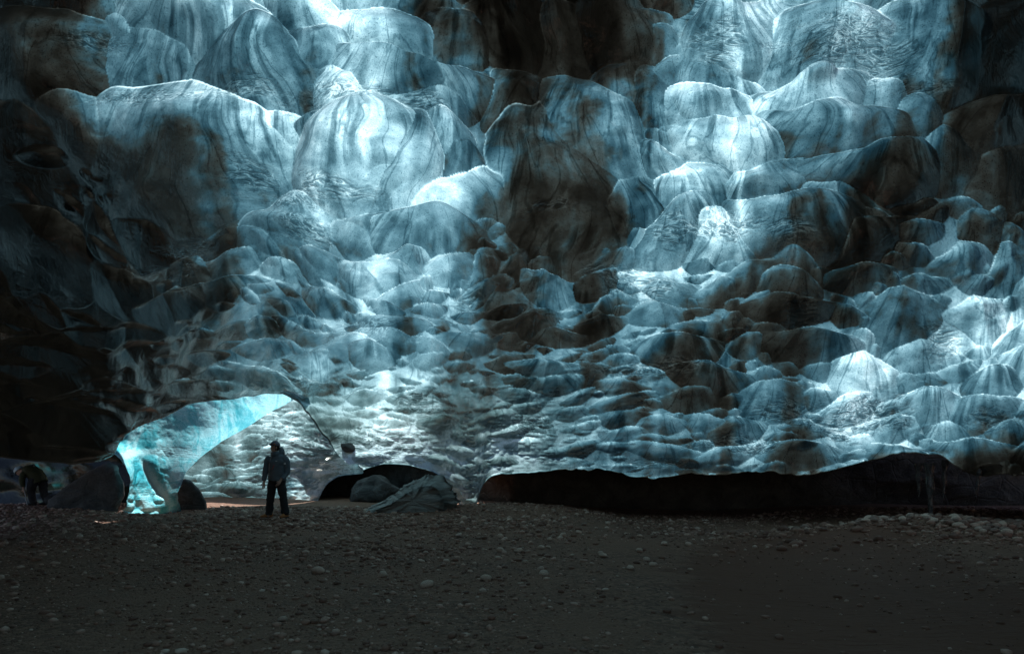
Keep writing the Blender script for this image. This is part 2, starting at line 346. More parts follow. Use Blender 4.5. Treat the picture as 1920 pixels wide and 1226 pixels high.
    cl = np.clip(cl*(1+0.16*rng.uniform(-1, 1, len(seeds))[ID])*(1+0.6*np.clip(curt, -.7, .5))*(1+0.45*np.clip(fbm(wx/75, wy/55, px*0+12.4, 5, 0.65), -.7, .6)), 0.005, 1)
    # painted shading: each cup bright under its upper rim, darker towards its foot
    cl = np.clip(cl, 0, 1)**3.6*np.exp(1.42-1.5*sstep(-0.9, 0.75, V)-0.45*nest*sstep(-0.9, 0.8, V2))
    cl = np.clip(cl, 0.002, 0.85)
    fo = np.zeros(px.shape)
    for (cx, cy, rx, ry) in FOIL:
        fo = np.maximum(fo, np.exp(-(((px-cx)/rx)**2+((py-cy)/ry)**2)))
    fo = sstep(0.2, 1.0, fo + 0.6*fbm(px/36, py/18, px*0+2.2, 4, 0.6)) + foil_extra
    si = silver(px, py) if silver is not None else sstep(640, 820, py)*sstep(1150, 900, px)*0.75*(1-np.exp(-((px-615)/70)**2-((py-905)/36)**2))
    # the lip: the sheet turns under and runs back as a dark roof added to block the sun
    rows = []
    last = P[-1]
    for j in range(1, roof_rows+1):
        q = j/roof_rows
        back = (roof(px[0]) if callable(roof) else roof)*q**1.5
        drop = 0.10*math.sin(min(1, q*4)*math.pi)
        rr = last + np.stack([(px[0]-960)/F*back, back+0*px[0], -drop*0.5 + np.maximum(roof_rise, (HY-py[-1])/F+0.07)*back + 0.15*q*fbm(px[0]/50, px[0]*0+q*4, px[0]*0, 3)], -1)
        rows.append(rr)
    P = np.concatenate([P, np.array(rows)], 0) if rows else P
    def ext(A, v): return np.concatenate([A, np.full((len(rows), nx)+A.shape[2:], v) if np.isscalar(v) else v], 0) if rows else A
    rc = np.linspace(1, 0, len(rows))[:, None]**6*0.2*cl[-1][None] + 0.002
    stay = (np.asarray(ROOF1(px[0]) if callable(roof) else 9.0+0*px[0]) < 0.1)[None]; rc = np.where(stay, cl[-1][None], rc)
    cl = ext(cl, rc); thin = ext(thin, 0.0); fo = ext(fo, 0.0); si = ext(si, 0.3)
    flow = ext(flow, np.repeat(flow[-1:], len(rows), 0)) if rows else flow
    me = mesh_arrays(name, P.reshape(-1, 3), grid_faces(P.shape[0], nx))
    add_attr(me, 'clear', cl); add_attr(me, 'thin', thin); add_attr(me, 'foil', np.clip(fo, 0, 1)); add_attr(me, 'silver', np.clip(si, 0, 1))  # clear carries painted light and dark
    add_attr(me, 'flow', flow, 'FLOAT_VECTOR')
    return link(name, me, mat)

CUPS = [(x, y, rx*(1 if y < 450 else 0.72), ry*(1 if y < 450 else 0.62)) for x, y, rx, ry in CUPS]
main_cups = fill_cups(-1000, 2950, -700, 960, CUPS, 16000)
B1 = curve([(-1000,1320),(-500,1320),(-260,1000),(-120,862),(0,856),(130,862),(205,848),(235,812),(300,782),(350,762),(440,744),(530,735),(548,744),(575,772),(605,812),(632,856),(655,884),(720,868),(780,873),(825,893),(850,925),(866,952),(886,952),(905,908),(940,886),(1000,886),
 (1060,876),(1120,880),(1200,892),(1300,888),(1420,886),(1520,890),(1600,868),(1700,846),(1760,850),(1800,880),(1830,890),(1920,886),(2060,900),(2200,1050),(2450,1320),(2950,1320)])
B1_smooth = B1
B1 = lambda x: B1_smooth(x)+(9*fbm(np.asarray(x)/46, np.asarray(x)*0+1.5, np.asarray(x)*0, 3)+4*np.abs(vnoise(np.asarray(x)/17, np.asarray(x)*0+7.5, np.asarray(x)*0)))*sstep(900, 960, x)+8*fbm(np.asarray(x)/14, np.asarray(x)*0+9.5, np.asarray(x)*0, 3)*sstep(545, 560, x)*sstep(665, 650, x)+4*fbm(np.asarray(x)/40, np.asarray(x)*0+4.5, np.asarray(x)*0, 3)*sstep(560, 500, x)
ROOF1 = curve([(-1000,0.5),(-150,2),(-100,8),(120,7),(180,3.6),(300,3.1),(400,2.6),(480,1.3),(530,.3),(545,.002),(640,.002),(668,2.5),(822,2.5),(850,.15),(886,.15),(906,2.5),(945,3.5),(1000,4.5),(2330,4.5),(2450,0.5),(2950,.5)])
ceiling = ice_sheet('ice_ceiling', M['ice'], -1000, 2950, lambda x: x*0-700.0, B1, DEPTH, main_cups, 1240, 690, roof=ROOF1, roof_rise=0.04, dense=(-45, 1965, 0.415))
tag(ceiling, 'scalloped blue and black glacier ice forming the cave ceiling', 'ice ceiling', kind='structure')

DEPTH2 = tps([(180,700,20),(180,985,21.5),(340,700,20.6),(340,960,22.5),(450,700,21.0),(450,940,23.0),(540,720,21.6),(575,772,22.0),(605,812,22.5),(632,856,22.7),(540,830,22.6),(540,940,23.0),(545,920,21.9),(585,905,20.9),(590,950,20.7),(650,890,21.9),(720,700,23.5),(720,880,23.2)])
B2 = curve([(180,985),(572,985),(590,950),(608,914),(632,894),(720,885)])
EDGE2 = curve([(180,960),(340,878),(376,832),(412,804),(458,775),(505,746),(545,737),(548,738)])
TOP2 = lambda x: np.where(x < 548, EDGE2(x), B1(np.clip(x, 548, 700))-13.0)
far_cups = fill_cups(180, 720, 640, 990, [])
GLOW_MAP2 = grid_field([180,400,520,600,690,800,1000],[640,700,800,850,880,910,960],[[6]*7,[6]*7,[5.8,6,6,6.2,6.2,6,6],[5.6,5.8,5.8,6.6,6.6,6,5],[5.2,5.4,6,9.6,9.4,5,5],[4.8,5,6,9.8,9,5,4],[4.4,4.6,5.5,9.5,8,4,4]])  # brightness of the tunnel wall painted into its transmission
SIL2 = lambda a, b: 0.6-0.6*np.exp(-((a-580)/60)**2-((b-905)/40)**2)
far_wall = ice_sheet('tunnel_ice_wall', M['ice'], 180, 680, TOP2, B2, DEPTH2, far_cups, 380, 220, roof=3.0, clear=GLOW_MAP2, silver=SIL2, lump=0.4, foil_extra=0.2, amp=0.5)
tag(far_wall, 'silvery small-celled ice wall at the back of the tunnel', 'ice wall', kind='structure')

M['blue_ice'] = ice_material('blue_ice', tint=(1.55, 0.22, 0.12), gain=1.0, rough=0.05, ash=0.55, base=(0.44, 0.88, 1.0))
# bright column of clear blue ice at the tunnel mouth, a curved curtain open to the daylight behind it
def pillar():
    ny, nx = 300, 230
    L = curve([(600,140),(690,150),(800,165),(838,185),(848,206),(870,230),(890,243),(920,248),(945,240),(975,230)])
    R = curve([(600,590),(690,590),(735,562),(745,548),(770,505),(800,458),(830,412),(860,376),(885,352),(905,344),(930,331),(950,333),(975,339)])
    yy = np.linspace(600, 976, ny)[:, None].repeat(nx, 1); u = np.linspace(-1, 1, nx)[None, :].repeat(ny, 0)
    l = L(yy[:, 0])[:, None]; r = R(yy[:, 0])[:, None]
    px = l+(r-l)*(u*0.5+0.5); py = yy
    Y0 = tps([(230,970,16.1),(335,970,16.1),(290,900,16.6),(210,845,15.8),(350,880,17.2),(300,800,17.0),(450,780,19.0),(540,740,20.6),(400,720,18.9),(600,690,21.4),(180,700,15.9),(150,450,15.9),(600,450,21.2),(350,450,18.2)])(px, py)
    wm = (r-l)*Y0/F*0.5
    turn = np.abs(u)**3.0*np.minimum(wm, 1.0)*np.where(u < 0, 0.9, 1.0)
    Y = Y0+turn
    P = np.stack([(px-960)*Y/F, Y, EYE-(py-HY)*Y0/F], -1)
    # flutes and hollows of melted ice; glassy rolls near the foot
    h = 0.22*fbm(P[..., 0]*1.1, P[..., 1]*0.6, P[..., 2]*0.5, 3) + 0.04*fbm(P[..., 0]*4, P[..., 1]*2, P[..., 2]*3.2, 3)-0.03*(1-np.abs(fbm(P[..., 0]*2.0+9, P[..., 1]*1.2, P[..., 2]*1.5, 3)))**5-0.012*(1-np.abs(fbm(P[..., 0]*6+3, P[..., 1]*3, P[..., 2]*5, 2)))**4
    foot = sstep(905, 960, py)
    h += 0.13*foot*np.abs(vnoise(P[..., 0]*4.2, P[..., 1]*0, P[..., 2]*5.0))
    ridge = np.exp(-((px-(262+(py-850)*0.55))/9.0)**2)*sstep(850, 880, py)*sstep(945, 925, py)      # the flange on the near side
    h -= 0.20*ridge
    ridge2 = np.exp(-((py-(846+0.0016*(px-300)**2))/6.0)**2)*sstep(205, 230, px)*sstep(400, 340, px)
    P[..., 1] += h
    me = mesh_arrays('ice_pillar', P.reshape(-1, 3), grid_faces(ny, nx))
    cl = 0.90+0.35*fbm(px/38, py/50, px*0+1, 4, 0.6)+0.40*sstep(440, 530, px)*sstep(790, 745, py)-0.7*foot*np.abs(vnoise(px/16, py/9, px*0+9))  # brightness painted in, palest towards the upper right tip
    cl = cl-0.12*np.exp(-((px-262)/30)**2-((py-875)/22)**2)
    add_attr(me, 'clear', np.clip(cl, 0.05, 0.99)); add_attr(me, 'thin', 0.6*ridge+0.4*ridge2)  # clear carries the painted brightness
    add_attr(me, 'foil', np.clip(0.05+0.35*fbm(px/30, py/25, px*0+4, 2)+0.2*foot, 0, 0.4)); add_attr(me, 'silver', 0.75*sstep(430, 540, px)*sstep(800, 740, py))
    add_attr(me, 'flow', np.stack([px/130, py/55, px*0], -1), 'FLOAT_VECTOR')
    o = link('ice_pillar', me, M['blue_ice'])
    return tag(o, 'glowing pale turquoise ice pillar flaring up from the gravel into the ceiling', 'ice pillar')
pillar()

# dim blue ice closing the low hollow beyond the left lip; unseen upper part added to block sun
left_cups = fill_cups(-300, 300, 200, 1000, [])
left_wall = ice_sheet('hollow_ice_wall', M['blue_ice'], -300, 330, lambda x: x*0+60.0, lambda x: x*0+990.0, lambda a, b: 19.0+(a-100)*0.002-(b-900)*0.0022, left_cups, 150, 150, roof=0.5,
                      clear=grid_field([-300,-40,20,60,110,150,250,300],[800,860,880,930,990],[[.5,.5,.5,.5,.5,.5,.5,.5],[.5,.5,1.2,2.6,2.6,1.2,1.4,2],[.5,.5,1.5,3,3,1.2,1.4,2],[.5,.5,1,1.8,2.8,1.2,1.2,2],[.5]*8]), silver=lambda a, b: a*0+0.1, lump=0.2)  # brightness of the hollow wall painted into its transmission
tag(left_wall, 'dim teal ice wall at the back of the low hollow', 'ice wall', kind='structure')

# ------------------------------------------------------------------ rock and ground materials
def rock_material(name, c0, c1, scale=3.0, bump=0.12, layer=(1, 1, 1), rough=0.75, spec=0.35):
    k = N(name); pos = k.n('TexCoord').outputs['Object']
    mp = k.n('Mapping', Vector=pos, Scale=layer)
    a = k.n('TexNoise', Vector=mp, Scale=scale, Detail=9.0, Roughness=0.66, Distortion=0.4).outputs[0]
    b = k.n('TexNoise', Vector=mp, Scale=scale*9, Detail=5.0, Roughness=0.7).outputs[0]
    cr = k.n('TexVoronoi', _feature='DISTANCE_TO_EDGE', Vector=mp, Scale=scale*0.9).outputs[0]
    col = k.mix(k.mrange(a, 0.32, 0.68), (*c0, 1), (*c1, 1))
    col = k.mix(k.math('MULTIPLY', k.mrange(b, 0.45, 0.75), 0.5), col, (*[x*0.45 for x in c0], 1))
    h = k.math('ADD', k.math('MULTIPLY', a, 1.0), k.math('MULTIPLY', b, 0.22))
    h = k.math('ADD', h, k.math('MULTIPLY', k.mrange(cr, 0.0, 0.06), 0.12))
    bp = k.n('Bump', Strength=0.9, Distance=bump, Height=h)
    p = k.n('BsdfPrincipled', Base__Color=col, Roughness=rough, Normal=bp); p.inputs['Specular IOR Level'].default_value = spec
    return k.done(p)
M['dark_rock'] = rock_material('dark_basalt', (0.05, 0.05, 0.05), (0.12, 0.12, 0.12), 2.4, 0.14)
M['slab_rock'] = rock_material('grey_schist', (0.24, 0.235, 0.22), (0.46, 0.45, 0.42), 2.4, 0.16, layer=(0.7, 0.7, 4.5))
M['ledge_rock'] = rock_material('brown_till', (0.13, 0.10, 0.08), (0.30, 0.235, 0.19), 1.4, 0.25)
M['ledge_dark'] = rock_material('brown_till_shaded', (0.075, 0.058, 0.047), (0.17, 0.132, 0.105), 1.8, 0.35)  # darkened copy of the till: the gap's shade put into its colour
M['cobble'] = rock_material('cobble_stone', (0.62, 0.42, 0.32), (0.80, 0.60, 0.475), 6.0, 0.02, rough=0.6)
M['cobble_dark'] = rock_material('cobble_stone_dark', (0.24, 0.145, 0.108), (0.45, 0.30, 0.235), 6.0, 0.02, rough=0.55)

# ------------------------------------------------------------------ ground
def ground_z(X, Y):
    X = np.asarray(X, float); Y = np.asarray(Y, float)
    z = 0.05*fbm(X*0.25, Y*0.25, X*0+2, 3) + 0.018*fbm(X*1.6, Y*1.6, X*0+7, 3)
    z = z + 0.16*np.exp(-((X+0.3)/1.9)**2-((Y-17.2)/1.6)**2)                    # mound at the ice foot
    z = z + 0.12*sstep(-9.0, -11.5, X)*sstep(13.5, 16.5, Y)*sstep(21, 18, Y)
    z = z - 0.20*sstep(1.2, 3.5, X)*sstep(11.5, 14.5, Y)*sstep(22, 18, Y)*sstep(9.5, 6.5, X)
    z = z - 0.13*STREAM(X, Y)
    z = z + 0.30*np.exp(-((X-(7.6+0.25*(Y-12)))/2.4)**2-((Y-12.7)/1.1)**2)       # cobble bank at the right
    return z
def STREAM(X, Y):
    c = 2.4+0.33*(Y-5.0)+0.5*np.sin(Y*0.5); w = 3.0+0.10*(12-Y)
    return sstep(1.0, 0.2, np.abs(X-c-1.2)/w)*sstep(13.6, 11.6, Y)
def axis(lo, hi, d, far, nfar):
    a = np.arange(lo, hi+d*0.5, d); g = (np.linspace(0, 1, nfar+1)[1:]**2)
    return np.concatenate([(lo-g*(far))[::-1], a, hi+g*far])
gx = axis(-16, 15, 0.12, 60, 14); gy = axis(3.0, 25, 0.10, 60, 14)
GX, GY = np.meshgrid(gx, gy); GZ = ground_z(GX, GY)
me = mesh_arrays('ground', np.stack([GX, GY, GZ], -1).reshape(-1, 3), grid_faces(*GX.shape))
add_attr(me, 'wet', STREAM(GX, GY))
k = N('cave_gravel'); pos = k.n('NewGeometry').outputs['Position']; wet = k.attr('wet').outputs['Fac']
wn_ = k.n('TexNoise', Vector=k.n('Mapping', Vector=pos, Scale=(0.8, 2.2, 1.0)), Scale=1.4, Detail=6.0, Roughness=0.62).outputs[0]
wet = k.mrange(k.math('ADD', wet, k.math('MULTIPLY', k.math('SUBTRACT', wn_, 0.5), 1.3)), 0.30, 0.62)
v1 = k.n('TexVoronoi', Vector=pos, Scale=22.0, Randomness=1.0); v2 = k.n('TexVoronoi', Vector=pos, Scale=55.0, Randomness=1.0)
nz = k.n('TexNoise', Vector=pos, Scale=0.5, Detail=5.0, Roughness=0.6).outputs[0]
nf = k.n('TexNoise', Vector=pos, Scale=120.0, Detail=4.0, Roughness=0.7).outputs[0]
cellc = k.n('SeparateColor', i0=v1.outputs['Color']).outputs[0]
col = k.mix(cellc, (0.165, 0.082, 0.053, 1), (0.48, 0.26, 0.172, 1))
col = k.mix(k.math('MULTIPLY', nf, 0.6), col, (0.05, 0.04, 0.033, 1))
col = k.mix(k.mrange(nz, 0.35, 0.65), col, (0.28, 0.148, 0.096, 1))
col = k.mix(k.math('MULTIPLY', wet, 0.85), col, (0.155, 0.070, 0.046, 1))
h = k.math('ADD', k.math('MULTIPLY', v1.outputs['Distance'], -0.9), k.math('MULTIPLY', v2.outputs['Distance'], -0.5))
h = k.math('ADD', h, k.math('MULTIPLY', nf, 0.3))
rip = k.n('TexNoise', Vector=k.n('Mapping', Vector=pos, Scale=(1.0, 4.0, 1.0), Rotation=(0, 0, -0.3)), Scale=3.0, Detail=5.0, Roughness=0.6, Distortion=0.8).outputs[0]
h = k.math('ADD', k.math('MULTIPLY', h, k.math('SUBTRACT', 1.0, k.math('MULTIPLY', wet, 0.93))), k.math('MULTIPLY', k.math('MULTIPLY', rip, wet), 0.9))
bp = k.n('Bump', Strength=1.0, Distance=0.035, Height=h)
p = k.n('BsdfPrincipled', Base__Color=col, Roughness=k.math('SUBTRACT', 0.85, k.math('MULTIPLY', wet, 0.15)), Normal=bp); k.set(p.inputs['Specular IOR Level'], k.math('SUBTRACT', 0.3, k.math('MULTIPLY', wet, 0.22)))
ground = tag(link('ground', me, k.done(p)), 'dark brown gravel floor of the cave', 'ground', kind='structure')

# ------------------------------------------------------------------ rock behind and round the ice
def rock_sheet(name, P, mat, label, cat, n_amp=0.35):
    du = np.gradient(P, axis=1); dv = np.gradient(P, axis=0); nr = np.cross(du, dv); nr /= np.linalg.norm(nr, axis=-1, keepdims=True)+1e-9
    P = P+nr*(n_amp*fbm(P[..., 0]*0.6, P[..., 1]*0.6, P[..., 2]*0.9, 5))[..., None]
    me = mesh_arrays(name, P.reshape(-1, 3), grid_faces(*P.shape[:2]))
    return tag(link(name, me, mat), label, cat, kind='structure')
uu, vv = np.meshgrid(np.linspace(872, 2900, 330), np.linspace(0, 1, 40))
vv = -0.6+vv*(1.5+0.8*sstep(890, 990, uu)+1.3*sstep(1250, 1450, uu))
yl = 20.3+1.6*sstep(970, 880, uu)-(uu-860)*0.0018+0.9*sstep(1300, 1600, uu)-vv*0.25
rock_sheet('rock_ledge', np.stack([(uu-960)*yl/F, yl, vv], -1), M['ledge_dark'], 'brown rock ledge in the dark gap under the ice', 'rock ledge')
uu, vv = np.meshgrid(np.linspace(560, 905, 70), np.linspace(-0.6, 1.5, 30))
yl = 24.6-(uu-560)*0.008-vv*0.2
rock_sheet('arch_rock_wall', np.stack([(uu-960)*yl/F, yl, vv], -1), M['dark_rock'], 'black rock at the back of the low ice arch', 'rock wall')
th, yy = np.meshgrid(np.linspace(-0.12, math.pi+0.12, 70), np.linspace(6.0, -14, 50))
sc = 1-0.30*sstep(-4, -14, yy)
VP = np.stack([-9.2*np.sign(np.cos(th))*np.abs(np.cos(th))**0.6*sc, yy, 9.1*np.sin(th)*sc-0.3], -1)
vault = rock_sheet('unseen_fill_vault', VP, M['ice'], 'unseen ice vault over the rest of the cave, made translucent as fill light', 'ice ceiling', n_amp=0.5)
hz_ = np.clip(VP[..., 2]/8.8, 0, 1)
add_attr(vault.data, 'clear', 0.02+0.16*sstep(0.25, 0.8, hz_)*(1+0.6*fbm(VP[..., 0]*0.3, VP[..., 1]*0.3, VP[..., 2]*0.3, 3)))  # glow of this unseen vault is added to light floor and figure
for nm in ('thin', 'foil', 'silver'): add_attr(vault.data, nm, hz_*0)
add_attr(vault.data, 'flow', VP*0.8, 'FLOAT_VECTOR')

# ------------------------------------------------------------------ boulders and stones
def rock_mesh(name, seed, size, sub=4, cuts=9, rough=0.10, cut_lo=0.62, cut_hi=0.92, flat=None):
    r = random.Random(seed); bm = bmesh.new(); bmesh.ops.create_icosphere(bm, subdivisions=sub, radius=1.0)
    V = np.array([v.co[:] for v in bm.verts])
    for _ in range(cuts):
        n = np.array([r.gauss(0, 1), r.gauss(0, 1), r.gauss(0, 0.8)]); n /= np.linalg.norm(n); d = r.uniform(cut_lo, cut_hi)
        e = np.maximum(V@n-d, 0); V = V-e[:, None]*n*0.94
    nn = V/np.linalg.norm(V, axis=1, keepdims=True); o = seed*3.7
    V = V+nn*(rough*fbm(V[:, 0]*1.7+o, V[:, 1]*1.7, V[:, 2]*1.7, 4))[:, None]
    V = V*np.array(size)
    for v, c in zip(bm.verts, V): v.co = c
    me = bpy.data.meshes.new(name); bm.to_mesh(me); bm.free(); return me
def prism_rock(name, outline, y0, y1, seed, bevel=0.12, rough=0.05, taper=0.82, layers=0.0):
    """a boulder whose front outline is given in (x, z); it narrows towards the back"""
    pts = np.array(outline, float); c = pts.mean(0); n = len(pts)
    seg = []
    for i in range(n):                                            # refine the outline
        a, b = pts[i], pts[(i+1) % n]; m = max(2, int(np.linalg.norm(b-a)/0.07))
        seg += [a+(b-a)*t for t in np.linspace(0, 1, m, endpoint=False)]
    seg = np.array(seg); m = len(seg); D = y1-y0
    prof = [(0.0, 0.0), (0.0, 0.35), (0.0, 0.65), (0.0, 1-bevel*1.2), (bevel*0.35, 1-bevel*0.3), (bevel, 1.0)]
    prof += [(q, 1.0-(1-taper)*q) for q in np.linspace(0.2, 0.92, 14)]+[(1.0, taper*0.8), (1.0, 0.4), (1.0, 0.0)]
    V = []
    for (q, s) in prof:
        for p in seg: V.append((c[0]+(p[0]-c[0])*s, y0+D*q, c[1]+(p[1]-c[1])*s))
    V = np.array(V); Fq = []
    for j in range(len(prof)-1):
        for i in range(m): Fq.append((j*m+i, j*m+(i+1) % m, (j+1)*m+(i+1) % m, (j+1)*m+i))
    d = V-np.array([c[0], (y0+y1)/2, c[1]]); d /= np.linalg.norm(d, axis=1, keepdims=True)+1e-6
    V = V+d*(rough*(fbm(V[:, 0]*1.5+seed, V[:, 1]*1.5, V[:, 2]*1.5, 5)+0.35*np.abs(fbm(V[:, 0]*4+seed, V[:, 1]*4, V[:, 2]*6, 3))))[:, None]
    if layers:                                                    # cleavage steps of layered rock
        q = (V[:, 0]*0.55+V[:, 2]*1.0+V[:, 1]*0.3)*5.5+1.2*fbm(V[:, 0]*1.2, V[:, 1]*1.2, V[:, 2]*1.2, 3)
        V = V+d*(layers*((q % 1.0)**1.5-0.4)*(0.5+vnoise(V[:, 0]*2.1, V[:, 1]*2.1, V[:, 2]*2.1)))[:, None]
    V[:, 1] += 0.12*fbm(V[:, 0]*0.9+seed, V[:, 2]*0.9, V[:, 0]*0, 3)
    V[:, 0] += c[0]*np.clip((V[:, 1]-y0)/y0, 0, 1)                # the block runs straight away from the room's middle
    return mesh_arrays(name, V, np.array(Fq))
def outline_at(pix, Y): return [((x-960)*Y/F, EYE-(y-HY)*Y/F) for x, y in pix]

b1 = link('boulder', prism_rock('boulder_a', outline_at([(100,975),(112,935),(140,912),(185,884),(222,868),(238,872),(240,885),(248,905),(250,928),(240,950),(233,985)], 16.9), 16.5, 18.4, 3, rough=0.12, layers=0.05), M['dark_rock'])
tag(b1, 'big dark wedge-shaped boulder between the crouching figure and the ice pillar', 'boulder')
b2 = link('boulder', prism_rock('boulder_b', outline_at([(322,975),(322,905),(338,897),(358,903),(374,920),(385,940),(392,975)], 17.5), 17.5, 19.2, 8, rough=0.10, layers=0.04), M['dark_rock'])
tag(b2, 'smooth dark quarter-round boulder just behind the foot of the ice pillar', 'boulder')
b3 = link('boulder', prism_rock('boulder_c', outline_at([(655,985),(668,966),(720,945),(760,915),(800,897),(830,893),(850,905),(864,930),(868,985)], 16.8), 16.4, 19.0, 5, rough=0.16, bevel=0.3, layers=0.16), M['slab_rock'])
tag(b3, 'grey layered rock slab lying under the low ice arch', 'boulder')
b4 = link('boulder', rock_mesh('boulder_d', 21, (0.30, 0.3, 0.20), 4, 10), M['dark_rock']); b4.location = at(652, 838, float(DEPTH(np.array([652.0]), np.array([838.0]))[0])+0.30); b4.rotation_euler = (0.2, 0.3, 0.4)
tag(b4, 'small dark rock frozen into the silvery wall of the tunnel', 'rock')
b5 = link('boulder', rock_mesh('boulder_e', 33, (1.0, 0.8, 0.62), 5, 14, 0.22), M['dark_rock']); b5.location = at(712, 915, 21.4); b5.location.z = 0.25
tag(b5, 'black rock mound beside the blue ice flow under the arch', 'boulder')

def gz(x, y): return float(ground_z(np.array([x]), np.array([y]))[0])
# loose cobbles: one object each
shapes = [rock_mesh('cobble_shape', 100+i, (1.0, 0.8, 0.58) if i % 2 else (1.0, 0.9, 0.72), 2, 6, 0.12) for i in range(8)]
for i, me in enumerate(shapes): me.materials.append(M['cobble'] if i < 5 else M['cobble_dark'])
for me in shapes: me.polygons.foreach_set('use_smooth', np.ones(len(me.polygons), dtype=bool))
KN = [(597,1075,12,'pale flat cobble on the dark gravel, lone one below the standing figure'),(530,1166,12,'pale cobble alone low on the gravel, nearest the bottom edge'),
 (800,1101,14,'flat pale cobble on bare dark ground below the ice foot'),(912,1090,11,'rounded cobble at the edge of the silt below the ice foot'),
 (1131,1043,12,'largest rounded cobble where the gravel meets the dark silt'),(1200,1031,11,'upright blocky cobble near the edge of the silt'),
 (1246,1018,10,'pale rounded cobble at the end of the scattered stones beside the silt'),(938,1033,9,None),(975,1033,9,None),(985,1057,8,None),(1020,1080,10,None),(938,1005,7,None),
 (905,1112,8,None),(790,1055,8,None),(838,1056,9,None),(1212,1046,9,None),(1014,1028,8,None),(1050,1008,7,None),(1085,998,7,None),(668,1012,8,None),(870,976,7,None),(860,1002,8,None),(1295,1060,7,None)]
def put_cobble(x, y, r, label, group, shape=None, sink=0.25, lift=0.0):
    o = bpy.data.objects.new('cobble', shapes[rnd.randrange(8) if shape is None else shape]); C.objects.link(o)
    s = r*rnd.uniform(0.85, 1.15); o.scale = (s, s, s*rnd.uniform(0.75, 1.05)); o.rotation_euler = (rnd.uniform(-.25, .25), rnd.uniform(-.25, .25), rnd.uniform(0, 6.3))
    o.location = (x, y, gz(x, y)+s*0.6*(1-sink*2)+lift)
    tag(o, label, 'stone', group)
GENERIC = 'small rounded grey-brown cobble lying loose on the dark gravel'
BANK = 'fist-sized dark cobble in the stony bank under the right of the ice'
n_c = 0
for (px, py, r, lab) in KN:
    Y = EYE*F/(py-HY)
    put_cobble((px-960)*Y/F, Y, r*Y/F, lab or GENERIC, None if lab else 'loose cobbles on the cave floor', shape=rnd.randrange(5)); n_c += 1
while n_c < 150:
    px = rnd.gauss(930, 330); py = 962+abs(rnd.gauss(0, 62))
    Y = EYE*F/(py-HY); X = (px-960)*Y/F
    if not 0 < px < 1900 or Y > 17.4 or float(STREAM(np.array([X]), np.array([Y]))[0]) > 0.35: continue
    put_cobble(X, Y, rnd.uniform(0.028, 0.066)*(0.7+Y/28), GENERIC, 'loose cobbles on the cave floor'); n_c += 1
while n_c < 295:
    X = rnd.uniform(4.4, 11.0); Y = rnd.uniform(11.2, 14.0)
    px = 960+X*F/Y
    edge = 11.0+0.10*(X-4.4)-0.3*(X > 7)
    if not 1480 < px < 1925 or Y < 13.4-(px-1480)*0.0050: continue
    put_cobble(X, Y, rnd.uniform(0.05, 0.12), BANK, 'cobbles of the stony bank', shape=rnd.choice([0, 3, 5, 6, 7]), lift=rnd.uniform(0, 0.03)); n_c += 1

# gravel: tens of thousands of small stones in one mesh
bm = bmesh.new(); bmesh.ops.create_icosphere(bm, subdivisions=1, radius=1.0); IV = np.array([v.co[:] for v in bm.verts]); IF = np.array([[v.index for v in f.verts] for f in bm.faces]); bm.free()
def gravel(n):
    r = np.random.default_rng(5)
    Y = np.sqrt(r.uniform(4.4**2, 18.5**2, n*3)); X = (r.uniform(-40, 1960, n*3)-960)*Y/F
    bank = (X > 4.4)*(Y > 11.0)*(Y < 14.2)
    keep = (r.uniform(0, 1, n*3) > 0.80*STREAM(X, Y))
    patch = fbm(X*0.5, Y*0.5, X*0+3, 3); keep &= r.uniform(-0.5, 0.6, n*3) < patch+0.25
    X = X[keep][:n]; Y = Y[keep][:n]; bank = bank[keep][:n]; m = len(X)
    s = 0.010+0.022*r.pareto(3.2, m); s = np.clip(s, 0.009, 0.06)*np.where(Y < 9, 0.75, 1.0)*np.where(bank, 1.7, 1.0)*(1+0.25*(Y > 13))
    S = np.stack([s*r.uniform(0.8, 1.3, m), s*r.uniform(0.7, 1.1, m), s*r.uniform(0.4, 0.75, m)], -1)
    a = r.uniform(0, 6.3, m); ca, sa = np.cos(a), np.sin(a)
    nv = len(IV)
    J = IV[None]*(1+r.uniform(-0.22, 0.22, (m, nv, 1)))*S[:, None]
    P = np.stack([J[..., 0]*ca[:, None]-J[..., 1]*sa[:, None]+X[:, None], J[..., 0]*sa[:, None]+J[..., 1]*ca[:, None]+Y[:, None], J[..., 2]+(ground_z(X, Y)+S[:, 2]*0.35)[:, None]], -1)
    FF = IF[None]+(np.arange(m)*nv)[:, None, None]
    me = mesh_arrays('gravel', P.reshape(-1, 3), FF.reshape(-1, 3))
    add_attr(me, 'tone', np.repeat(r.uniform(0, 1, m)**1.3, nv))
    return me
k = N('gravel_stone'); t = k.attr('tone').outputs['Fac']; pos = k.n('NewGeometry').outputs['Position']
nz = k.n('TexNoise', Vector=pos, Scale=40.0, Detail=4.0).outputs[0]
col = k.ramp(t, [(0.0, (0.19, 0.09, 0.06)), (0.55, (0.42, 0.225, 0.158)), (0.88, (0.68, 0.44, 0.335)), (1.0, (0.80, 0.60, 0.48))])
col = k.mix(k.math('MULTIPLY', nz, 0.5), col, (0.06, 0.05, 0.043, 1))
p = k.n('BsdfPrincipled', Base__Color=col, Roughness=0.65); p.inputs['Specular IOR Level'].default_value = 0.3
M['gravel'] = k.done(p)
gr = link('gravel', gravel(33000), M['gravel'], smooth=False)
tag(gr, 'loose dark gravel strewn over the cave floor', 'gravel', kind='stuff')

